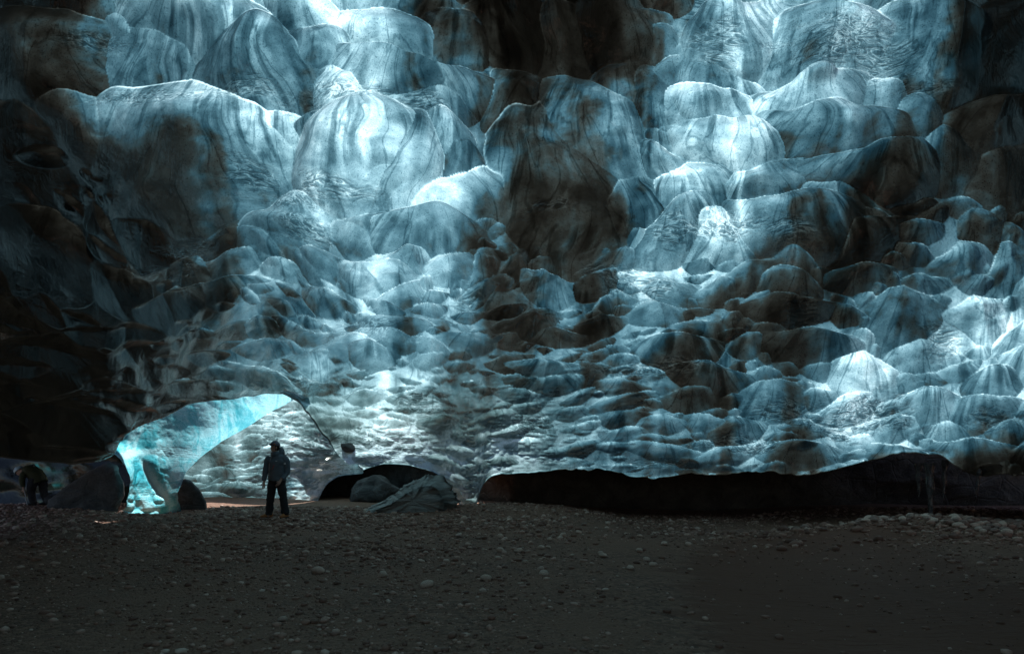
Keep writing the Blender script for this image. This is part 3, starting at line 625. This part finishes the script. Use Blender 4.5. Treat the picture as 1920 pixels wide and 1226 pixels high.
# ------------------------------------------------------------------ hanging bits of ice in the dark gap
k = N('clear_ice'); p = k.n('BsdfPrincipled', Base__Color=(0.35, 0.38, 0.40, 1), Roughness=0.15, IOR=1.31); p.inputs['Transmission Weight'].default_value = 0.9
M['clear_ice'] = k.done(p)
def icicle(px, y0, y1, Y, r, lean, label):
    top = at(px, y0, Y); bot = at(px+lean, y1, Y); n = 22; V = []; Fq = []
    for j in range(n):
        q = j/(n-1); c = top.lerp(bot, q); rr = r*(1-q)**0.7*(1+0.25*math.sin(q*17+px))+0.006
        for i in range(10):
            a = i*math.tau/10; V.append((c.x+rr*math.cos(a), c.y+rr*0.8*math.sin(a), c.z))
    for j in range(n-1):
        for i in range(10): Fq.append((j*10+i, j*10+(i+1) % 10, (j+1)*10+(i+1) % 10, (j+1)*10+i))
    o = link('icicle', mesh_arrays('icicle', np.array(V), np.array(Fq)), M['clear_ice'])
    tag(o, label, 'icicle')
icicle(1722, 868, 932, 14.2, 0.075, 1, 'stubby icicle hanging in the dark gap, left neighbour of the longest one')
icicle(1742, 868, 985, 14.0, 0.10, 4, 'longest icicle in the dark gap, reaching down to the cobbles')
icicle(1772, 862, 938, 14.2, 0.06, -3, 'short icicle in the dark gap, just right of the longest one')
icicle(1838, 872, 930, 13.6, 0.05, -8, 'thin leaning icicle at the right end of the dark gap')

# ------------------------------------------------------------------ people
def plain(name, col, rough=0.7, spec=0.3, bump=0.0, scale=60.0, var=0.25):
    k = N(name); pos = k.n('TexCoord').outputs['Object']
    nz = k.n('TexNoise', Vector=pos, Scale=scale*0.12, Detail=5.0, Roughness=0.6).outputs[0]
    c = k.mix(k.math('MULTIPLY', nz, var), (*col, 1), (*[x*0.35 for x in col], 1))
    p = k.n('BsdfPrincipled', Base__Color=c, Roughness=rough); p.inputs['Specular IOR Level'].default_value = spec
    if bump:
        n2 = k.n('TexNoise', Vector=pos, Scale=scale, Detail=4.0).outputs[0]
        k.set(p.inputs['Normal'], k.n('Bump', Strength=0.6, Distance=bump, Height=n2))
    return k.done(p)
M['jacket'] = plain('jacket_shell', (0.105, 0.14, 0.172), 0.55, 0.4, 0.008, 40)
M['trousers'] = plain('trouser_cloth', (0.028, 0.029, 0.032), 0.75, 0.25, 0.008, 40)
M['skin'] = plain('skin', (0.52, 0.34, 0.27), 0.5, 0.4)
M['hair'] = plain('dark_hair', (0.02, 0.016, 0.013), 0.6)
M['helmet'] = plain('helmet_shell', (0.10, 0.11, 0.15), 0.3, 0.5)
M['boot'] = plain('boot_leather', (0.42, 0.16, 0.05), 0.6, 0.3, 0.004, 70)
M['rubber'] = plain('black_rubber', (0.012, 0.012, 0.012), 0.6)
M['white_plastic'] = plain('white_plastic', (0.75, 0.78, 0.8), 0.35, 0.5, var=0.1)
M['red'] = plain('red_zip', (0.5, 0.05, 0.05), 0.5)
M['orange'] = plain('orange_clip', (0.75, 0.22, 0.04), 0.5)
M['olive'] = plain('olive_cloth', (0.055, 0.06, 0.03), 0.75, 0.2, 0.008, 40)
M['pale_helmet'] = plain('pale_blue_helmet', (0.45, 0.62, 0.70), 0.3, 0.5)
M['metal'] = plain('brushed_metal', (0.45, 0.46, 0.47), 0.3, 0.6)

def catmull(pts, n):
    P = np.array(pts, float); m = len(P); out = []
    for t in np.linspace(0, m-1, n):
        i = min(int(t), m-2); f = t-i
        p0 = P[max(i-1, 0)]; p1 = P[i]; p2 = P[i+1]; p3 = P[min(i+2, m-1)]
        out.append(0.5*((2*p1)+(-p0+p2)*f+(2*p0-5*p1+4*p2-p3)*f*f+(-p0+3*p1-3*p2+p3)*f**3))
    return np.array(out)
def tube(pts, n=40, seg=28, wr=0.0, wf=14.0, seed=0.0, ref=(1, 0, 0), cap=True, fold=0.0):
    """loft through stations (x, y, z, width radius, depth radius); cloth wrinkles by wr"""
    S = catmull(pts, n); c = S[:, :3]; T = np.gradient(c, axis=0); T /= np.linalg.norm(T, axis=1, keepdims=True)
    V = []; ref = np.array(ref, float)
    for j in range(n):
        u = ref-T[j]*(ref@T[j]); u /= np.linalg.norm(u); w = np.cross(T[j], u)
        for i in range(seg):
            a = i*math.tau/seg; V.append(c[j]+u*S[j, 3]*math.cos(a)+w*S[j, 4]*math.sin(a))
    V = np.array(V); cc = np.repeat(c, seg, 0); d = V-cc; L = np.linalg.norm(d, axis=1, keepdims=True)+1e-6
    if wr or fold:
        nz = fbm(V[:, 0]*wf+seed, V[:, 1]*wf, V[:, 2]*wf*1.6, 3)
        rings = np.repeat(np.sin(np.linspace(0, n*0.42, n)+seed), seg)*(0.6+0.4*vnoise(V[:, 0]*9, V[:, 1]*9, V[:, 2]*4))
        V = V+d/L*(wr*nz+fold*rings)[:, None]
    Fq = [(j*seg+i, j*seg+(i+1) % seg, (j+1)*seg+(i+1) % seg, (j+1)*seg+i) for j in range(n-1) for i in range(seg)]
    V = list(map(tuple, V)); Fq = list(Fq)
    if cap:
        for j, rev in ((0, True), (n-1, False)):
            k0 = len(V); V.append(tuple(c[j])); 
            for i in range(seg):
                a, b = j*seg+i, j*seg+(i+1) % seg; Fq.append((b, a, k0) if rev else (a, b, k0))
    return V, Fq
def pymesh(name, parts):
    V = []; Fq = []
    for v, f in parts:
        o = len(V); V += list(v); Fq += [tuple(i+o for i in q) for q in f]
    me = bpy.data.meshes.new(name); me.from_pydata([tuple(map(float, v)) for v in V], [], Fq); me.update(); return me
def part(name, parts, mat, parent, label=None):
    o = link(name, pymesh(name, parts), M[mat], parent)
    if label: o['label'] = label
    return o
def ball(c, r, seg=20, rings=14, lo=-math.pi/2, hi=math.pi/2, tilt=0.0):
    V = []; Fq = []
    for j in range(rings+1):
        e = lo+(hi-lo)*j/rings
        for i in range(seg):
            a = i*math.tau/seg; x = r[0]*math.cos(e)*math.cos(a); y = r[1]*math.cos(e)*math.sin(a); z = r[2]*math.sin(e)
            V.append((c[0]+x*math.cos(tilt)+z*math.sin(tilt), c[1]+y, c[2]-x*math.sin(tilt)+z*math.cos(tilt)))
    for j in range(rings):
        for i in range(seg): Fq.append((j*seg+i, j*seg+(i+1) % seg, (j+1)*seg+(i+1) % seg, (j+1)*seg+i))
    return V, Fq
def skin_body(name, joints, edges, mat, parent, root=0, levels=2):
    me = bpy.data.meshes.new(name); me.from_pydata([j[:3] for j in joints], edges, []); me.update()
    o = bpy.data.objects.new(name, me); C.objects.link(o); o.parent = parent; me.materials.append(mat)
    md = o.modifiers.new('skin', 'SKIN'); sv = me.skin_vertices[0].data
    for i, j in enumerate(joints):
        sv[i].radius = (j[3], j[4] if len(j) > 4 else j[3]); sv[i].use_root = (i == root)
    md.use_smooth_shade = True
    sub = o.modifiers.new('smooth', 'SUBSURF'); sub.levels = levels; sub.render_levels = levels
    return o
def hand_chains(J, E, wrist, w0, dirn, side, palm=0.085, curl=0.35):
    """five separate fingers rooted in the palm; dirn points down the hand, side to the thumb"""
    d = Vector(dirn).normalized(); s = Vector(side).normalized(); n = d.cross(s).normalized()
    k0 = len(J); J.append((*(Vector(w0)+d*palm*0.6), 0.022, 0.030)); E.append((wrist, k0))
    for f, (off, ln) in enumerate(((0.028, 0.068), (0.010, 0.078), (-0.009, 0.072), (-0.027, 0.055))):
        prev = k0; p = Vector(w0)+d*palm+s*off; dd = d.copy()
        for q in range(3):
            J.append((*p, 0.0095-0.001*q)); E.append((prev, len(J)-1)); prev = len(J)-1
            dd = (dd+n*curl).normalized(); p = p+dd*ln*0.42
        J.append((*p, 0.006)); E.append((prev, len(J)-1))
    p = Vector(w0)+d*palm*0.35+s*0.035; prev = k0; dd = (d+s*0.8).normalized()
    for q in range(3):
        J.append((*p, 0.011-0.0015*q)); E.append((prev, len(J)-1)); prev = len(J)-1
        p = p+dd*0.028; dd = (dd+d*0.5).normalized()

def standing_person():
    Y = 15.2; bx = (518-960)*Y/F; z0 = gz(bx, Y)
    root = bpy.data.objects.new('person', None); C.objects.link(root); root.location = (bx, Y, z0)
    tag(root, 'person in dark navy jacket, black trousers and orange-brown boots standing upright by the ice pillar', 'person')
    # local axes: x to the picture's right, y away, z up. Face turned to the left and a little towards us.
    hx, hy, hz = -0.03, -0.02, 1.655
    J = [(0.02, 0, 0.96, 0.13, 0.10), (0.01, 0, 1.15, 0.13, 0.10), (0.01, 0.0, 1.36, 0.15, 0.10), (0.0, 0.0, 1.47, 0.07, 0.065), (-0.01, -0.01, 1.545, 0.055, 0.055),
         (hx+0.005, hy, 1.60, 0.066, 0.075), (hx+0.01, hy+0.005, 1.68, 0.078, 0.092), (hx+0.012, hy+0.005, 1.75, 0.06, 0.07),
         (-0.15, -0.03, 1.42, 0.06), (-0.205, -0.06, 1.16, 0.046), (-0.245, -0.10, 0.93, 0.034), (-0.25, -0.11, 0.86, 0.028),
         (0.17, 0.02, 1.42, 0.06), (0.235, 0.03, 1.15, 0.046), (0.18, -0.10, 0.96, 0.036), (0.155, -0.14, 0.90, 0.028),
         (-0.08, 0, 0.90, 0.085), (-0.135, -0.03, 0.50, 0.062), (-0.165, 0.0, 0.10, 0.042), (-0.185, -0.06, 0.03, 0.035),
         (0.10, 0, 0.90, 0.085), (0.165, -0.03, 0.50, 0.062), (0.215, 0.0, 0.10, 0.042), (0.21, -0.10, 0.03, 0.035)]
    E = [(0, 1), (1, 2), (2, 3), (3, 4), (4, 5), (5, 6), (6, 7), (2, 8), (8, 9), (9, 10), (10, 11), (2, 12), (12, 13), (13, 14), (14, 15), (0, 16), (16, 17), (17, 18), (18, 19), (0, 20), (20, 21), (21, 22), (22, 23)]
    fx, fy = -0.80, -0.60                                  # facing
    hand_chains(J, E, 11, J[11][:3], (0.02, -0.12, -1), (fx, fy, 0))
    hand_chains(J, E, 15, J[15][:3], (-0.3, -0.45, -0.7), (fx, fy, 0.2))
    body = skin_body('body', J, E, M['skin'], root)
    # head: nose, brows, mouth, ears on the turned face
    def face(u, v, z): return (hx+0.008+fx*u-fy*v, hy+fy*u+fx*v, z)
    V, Fq = ball((0, 0, 0), (0.094, 0.077, 0.118), 28, 20)
    head = []
    for (x, y, z) in V:
        u = x; jaw = 1-0.28*max(0, -z-0.03)/0.09
        head.append(face(u*jaw+(0.012 if z < -0.06 and x > 0 else 0), y*jaw, 1.668+z))
    nose = [face(*q) for q in ((0.088, 0, 1.69), (0.094, 0.014, 1.645), (0.116, 0, 1.648), (0.094, -0.014, 1.645), (0.090, 0, 1.632))]
    part('head', [(head, Fq), (nose, [(0, 1, 2), (0, 2, 3), (1, 4, 2), (2, 4, 3)])], 'skin', body)
    for s in (-1, 1):
        part('eye', [ball(face(0.084, 0.033*s, 1.685), (0.011, 0.011, 0.009), 10, 6)], 'hair', body)
        part('ear', [ball(face(-0.005, 0.079*s, 1.668), (0.018, 0.014, 0.032), 10, 8)], 'skin', body)
    part('mouth', [ball(face(0.083, 0, 1.612), (0.014, 0.022, 0.006), 12, 6)], 'red', body)
    hair = []
    V, Fq = ball((0, 0, 0), (0.099, 0.083, 0.116), 24, 12)
    V = [face(min(x, 0.03)-0.008, y, 1.682+z) for x, y, z in V]
    part('hair', [(V, Fq)], 'hair', body)
    # jacket
    jk = part('jacket', [tube([(0.025, 0, 0.885, 0.205, 0.155), (0.025, 0, 0.95, 0.212, 0.165), (0.02, 0, 1.08, 0.205, 0.165), (0.012, -0.005, 1.24, 0.212, 0.165), (0.01, 0, 1.36, 0.222, 0.155), (0.01, 0, 1.45, 0.185, 0.125), (0.0, 0.0, 1.51, 0.11, 0.10), (-0.008, 0.0, 1.56, 0.095, 0.095)], 60, 40, 0.016, 9, 1.0, fold=0.006)], 'jacket', root)
    part('sleeve', [tube([(-0.13, -0.01, 1.44, 0.075, 0.08), (-0.19, -0.03, 1.36, 0.08, 0.085), (-0.215, -0.05, 1.22, 0.072, 0.078), (-0.235, -0.075, 1.06, 0.064, 0.07), (-0.25, -0.10, 0.93, 0.054, 0.058), (-0.252, -0.105, 0.89, 0.048, 0.05)], 44, 24, 0.010, 12, 5.0, fold=0.006)], 'jacket', root)
    part('sleeve', [tube([(0.15, 0.0, 1.45, 0.078, 0.085), (0.215, 0.015, 1.37, 0.085, 0.088), (0.245, 0.02, 1.22, 0.076, 0.08), (0.25, 0.01, 1.10, 0.07, 0.075), (0.215, -0.06, 0.99, 0.062, 0.065), (0.18, -0.12, 0.93, 0.052, 0.055)], 44, 24, 0.010, 12, 9.0, fold=0.006)], 'jacket', root)
    part('hood', [tube([(0.10, 0.05, 1.49, 0.06, 0.11), (0.11, 0.06, 1.56, 0.065, 0.11), (0.10, 0.055, 1.63, 0.05, 0.10), (0.085, 0.05, 1.69, 0.03, 0.085)], 22, 24, 0.012, 14, 2.0),
                  tube([(0.0, -0.01, 1.49, 0.125, 0.125), (-0.005, -0.01, 1.54, 0.12, 0.12), (-0.01, -0.01, 1.575, 0.105, 0.105)], 14, 28, 0.010, 14, 3.0)], 'jacket', jk)
    part('hem', [tube([(0.025, 0, 0.875, 0.208, 0.158), (0.025, 0, 0.905, 0.212, 0.162)], 6, 40)], 'trousers', jk)
    part('zip', [tube([(-0.12, -0.15, 0.92, 0.004, 0.004), (-0.115, -0.155, 1.1, 0.004, 0.004), (-0.105, -0.15, 1.3, 0.004, 0.004), (-0.075, -0.115, 1.46, 0.004, 0.004)], 24, 8)], 'metal', jk)
    part('chest_zip', [tube([(-0.03, -0.176, 1.16, 0.006, 0.004), (0.02, -0.176, 1.27, 0.006, 0.004)], 10, 8)], 'red', jk)
    part('sleeve_patch', [tube([(0.225, -0.075, 1.315, 0.022, 0.014), (0.23, -0.075, 1.275, 0.022, 0.014)], 6, 12)], 'white_plastic', jk)
    part('chest_mark', [tube([(0.055, -0.155, 1.358, 0.022, 0.008), (0.057, -0.156, 1.348, 0.022, 0.008)], 4, 12)], 'white_plastic', jk)
    # trousers and boots
    part('trousers', [tube([(0.02, 0, 0.80, 0.16, 0.12), (0.02, 0, 0.86, 0.185, 0.14), (0.02, 0, 0.94, 0.185, 0.14), (0.02, 0, 0.99, 0.17, 0.13)], 16, 36, 0.008, 10, 2.0),
                      tube([(-0.075, 0, 0.88, 0.11, 0.125), (-0.10, -0.01, 0.72, 0.105, 0.12), (-0.125, -0.025, 0.52, 0.088, 0.10), (-0.15, -0.01, 0.30, 0.086, 0.095), (-0.165, 0.0, 0.13, 0.084, 0.092), (-0.168, 0.0, 0.075, 0.075, 0.085)], 60, 28, 0.016, 11, 4.0, fold=0.008),
                      tube([(0.105, 0, 0.88, 0.11, 0.125), (0.135, -0.01, 0.72, 0.105, 0.12), (0.165, -0.025, 0.52, 0.088, 0.10), (0.195, -0.01, 0.30, 0.088, 0.095), (0.213, 0.0, 0.13, 0.086, 0.092), (0.215, 0.0, 0.075, 0.078, 0.085)], 60, 28, 0.016, 11, 7.0, fold=0.008)], 'trousers', root)
    for (x, y, ax, ay) in ((-0.168, 0.0, -0.92, -0.39), (0.215, 0.0, -0.25, -0.97)):
        b = part('boot', [tube([(x-ax*0.08, y-ay*0.08, 0.06, 0.045, 0.055), (x-ax*0.04, y-ay*0.04, 0.065, 0.05, 0.062), (x+ax*0.06, y+ay*0.06, 0.062, 0.05, 0.058), (x+ax*0.14, y+ay*0.14, 0.048, 0.048, 0.042), (x+ax*0.20, y+ay*0.20, 0.038, 0.03, 0.026)], 24, 20, ref=(-ay, ax, 0)),
                          tube([(x, y, 0.06, 0.055, 0.06), (x, y, 0.13, 0.05, 0.055)], 8, 20)], 'boot', root)
        part('sole', [tube([(x-ax*0.10, y-ay*0.10, 0.014, 0.045, 0.02), (x, y, 0.014, 0.055, 0.02), (x+ax*0.12, y+ay*0.12, 0.014, 0.055, 0.02), (x+ax*0.22, y+ay*0.22, 0.02, 0.03, 0.015)], 16, 16, ref=(-ay, ax, 0))], 'rubber', b)
    # helmet with lamp
    V, Fq = ball((0, 0, 0), (0.120, 0.101, 0.112), 32, 14, -0.12, math.pi/2)
    V = [face(x-0.004, y, 1.722+z+0.02*x) for x, y, z in V]
    hm = part('helmet', [(V, Fq)], 'helmet', root)
    rim = []
    for q in range(33):
        a = q*math.tau/32; rim.append((*face(0.121*math.cos(a)-0.004, 0.102*math.sin(a), 1.712+0.006*math.cos(a)), 0.005, 0.006))
    part('helmet_rim', [tube(rim, 66, 8, ref=(0, 0, 1), cap=False)], 'rubber', hm)
    part('head_lamp', [ball(face(0.116, 0.0, 1.755), (0.024, 0.028, 0.02), 14, 10)], 'rubber', hm)
    part('lamp_clip', [ball(face(0.04, 0.096, 1.755), (0.022, 0.014, 0.014), 12, 8)], 'orange', hm)
    part('helmet_vent', [ball(face(0.0, 0.02, 1.832), (0.05, 0.03, 0.012), 14, 8)], 'white_plastic', hm)
    return root
standing_person()

def bending_person():
    Y = 17.6; bx = (62-960)*Y/F; z0 = gz(bx, Y)
    root = bpy.data.objects.new('person', None); C.objects.link(root); root.location = (bx, Y, z0)
    tag(root, 'person in pale helmet and olive jacket bent over in the dark hollow', 'person')
    # bends forward to the left: hips to the right and high, head low at the left
    J = [(0.12, 0, 0.72, 0.13, 0.12), (0.02, 0, 0.86, 0.14, 0.12), (-0.12, 0, 0.93, 0.15, 0.11), (-0.24, 0, 0.94, 0.06), (-0.31, 0, 0.94, 0.07), (-0.36, 0, 0.93, 0.085), (-0.40, 0, 0.90, 0.06),
         (-0.12, -0.19, 0.88, 0.055), (-0.10, -0.25, 0.66, 0.045), (-0.07, -0.26, 0.52, 0.032), (-0.06, -0.26, 0.47, 0.026),
         (-0.14, 0.19, 0.88, 0.055), (-0.22, 0.22, 0.66, 0.045), (-0.24, 0.2, 0.45, 0.032), (-0.24, 0.2, 0.40, 0.026),
         (0.12, -0.10, 0.66, 0.085), (0.02, -0.12, 0.38, 0.065), (0.10, -0.12, 0.08, 0.045), (0.0, -0.12, 0.03, 0.035),
         (0.16, 0.10, 0.66, 0.085), (0.20, 0.12, 0.36, 0.065), (0.30, 0.12, 0.08, 0.045), (0.2, 0.12, 0.03, 0.035)]
    E = [(0, 1), (1, 2), (2, 3), (3, 4), (4, 5), (5, 6), (2, 7), (7, 8), (8, 9), (9, 10), (2, 11), (11, 12), (12, 13), (13, 14), (0, 15), (15, 16), (16, 17), (17, 18), (0, 19), (19, 20), (20, 21), (21, 22)]
    hand_chains(J, E, 10, J[10][:3], (0.1, 0.0, -1), (-1, 0, 0), curl=0.7)
    hand_chains(J, E, 14, J[14][:3], (0.0, 0.0, -1), (-1, 0, 0))
    body = skin_body('body', J, E, M['skin'], root)
    part('head', [ball((-0.37, 0, 0.93), (0.10, 0.08, 0.11), 20, 14, tilt=-0.7)], 'skin', body)
    part('jacket', [tube([(0.20, 0, 0.62, 0.17, 0.20), (0.13, 0, 0.76, 0.19, 0.21), (0.02, 0, 0.88, 0.19, 0.22), (-0.12, 0, 0.95, 0.17, 0.22), (-0.22, 0, 0.95, 0.11, 0.13)], 40, 30, 0.016, 9, 3.0, fold=0.006),
                    tube([(-0.11, -0.17, 0.90, 0.08, 0.08), (-0.11, -0.25, 0.76, 0.075, 0.075), (-0.09, -0.265, 0.62, 0.065, 0.065), (-0.07, -0.265, 0.52, 0.05, 0.05)], 30, 20, 0.01, 12, 4.0),
                    tube([(-0.13, 0.17, 0.90, 0.08, 0.08), (-0.20, 0.23, 0.74, 0.075, 0.075), (-0.23, 0.22, 0.58, 0.065, 0.065), (-0.24, 0.2, 0.45, 0.05, 0.05)], 30, 20, 0.01, 12, 6.0)], 'olive', root)
    part('hood', [tube([(-0.02, 0, 0.96, 0.10, 0.11), (0.0, 0, 1.06, 0.07, 0.08), (0.02, 0, 1.13, 0.025, 0.03)], 18, 18, 0.01, 12, 1.0)], 'trousers', root)
    part('trousers', [tube([(0.12, -0.09, 0.74, 0.12, 0.13), (0.06, -0.12, 0.55, 0.11, 0.12), (0.03, -0.12, 0.38, 0.095, 0.10), (0.07, -0.12, 0.2, 0.085, 0.09), (0.10, -0.12, 0.07, 0.08, 0.085)], 40, 24, 0.014, 11, 4.0),
                      tube([(0.16, 0.09, 0.74, 0.12, 0.13), (0.19, 0.12, 0.55, 0.11, 0.12), (0.20, 0.12, 0.38, 0.095, 0.10), (0.26, 0.12, 0.2, 0.085, 0.09), (0.30, 0.12, 0.07, 0.08, 0.085)], 40, 24, 0.014, 11, 8.0)], 'trousers', root)
    for (x, y) in ((0.09, -0.12), (0.29, 0.12)):
        part('boot', [tube([(x+0.07, y, 0.05, 0.045, 0.05), (x, y, 0.06, 0.05, 0.06), (x-0.12, y, 0.045, 0.045, 0.04), (x-0.2, y, 0.035, 0.03, 0.025)], 20, 16, ref=(0, 1, 0))], 'rubber', root)
    V, Fq = ball((0, 0, 0), (0.135, 0.115, 0.12), 28, 12, -0.1, math.pi/2, tilt=-0.75)
    hm = part('helmet', [([(x-0.385, y, z+0.955) for x, y, z in V], Fq)], 'pale_helmet', root)
    part('head_lamp', [ball((-0.50, -0.03, 0.94), (0.025, 0.03, 0.022), 12, 8)], 'rubber', hm)
    # trekking pole in the near hand
    pole = bpy.data.objects.new('trekking_pole', None); C.objects.link(pole); pole.location = (bx, Y-0.26, z0)
    tag(pole, 'thin pale walking pole held upright by the bent-over person', 'pole')
    part('shaft', [tube([(-0.05, 0, 0.46, 0.011, 0.011), (0.06, -0.02, 0.0, 0.009, 0.009)], 12, 10)], 'metal', pole)
    part('grip', [tube([(-0.085, 0, 0.60, 0.016, 0.016), (-0.07, 0, 0.53, 0.02, 0.02), (-0.05, 0, 0.45, 0.015, 0.015)], 12, 12)], 'rubber', pole)
    # backpack on the gravel
    X2 = (104-960)*17.2/F
    pk = bpy.data.objects.new('backpack', None); C.objects.link(pk); pk.location = (X2, 17.2, gz(X2, 17.2)+0.02)
    tag(pk, 'black backpack lying on the gravel beside the dark boulder', 'backpack')
    part('bag', [tube([(-0.27, 0, 0.12, 0.05, 0.05), (-0.22, 0, 0.13, 0.12, 0.12), (-0.05, 0, 0.14, 0.16, 0.14), (0.14, 0, 0.14, 0.15, 0.14), (0.25, 0, 0.12, 0.10, 0.11), (0.29, 0, 0.11, 0.04, 0.05)], 40, 28, 0.02, 9, 2.0, ref=(0, 1, 0), fold=0.008)], 'trousers', pk)
    part('lid_pocket', [tube([(0.12, -0.02, 0.24, 0.08, 0.03), (0.20, -0.02, 0.24, 0.10, 0.045), (0.27, -0.02, 0.20, 0.07, 0.04)], 14, 18, 0.008, 14, ref=(0, 1, 0))], 'trousers', pk)
    for s in (-1, 1):
        part('strap', [tube([(-0.18, 0.08*s, 0.26, 0.02, 0.006), (-0.05, 0.09*s, 0.31, 0.02, 0.006), (0.08, 0.08*s, 0.28, 0.02, 0.006)], 14, 8, ref=(0, 1, 0))], 'rubber', pk)
bending_person()
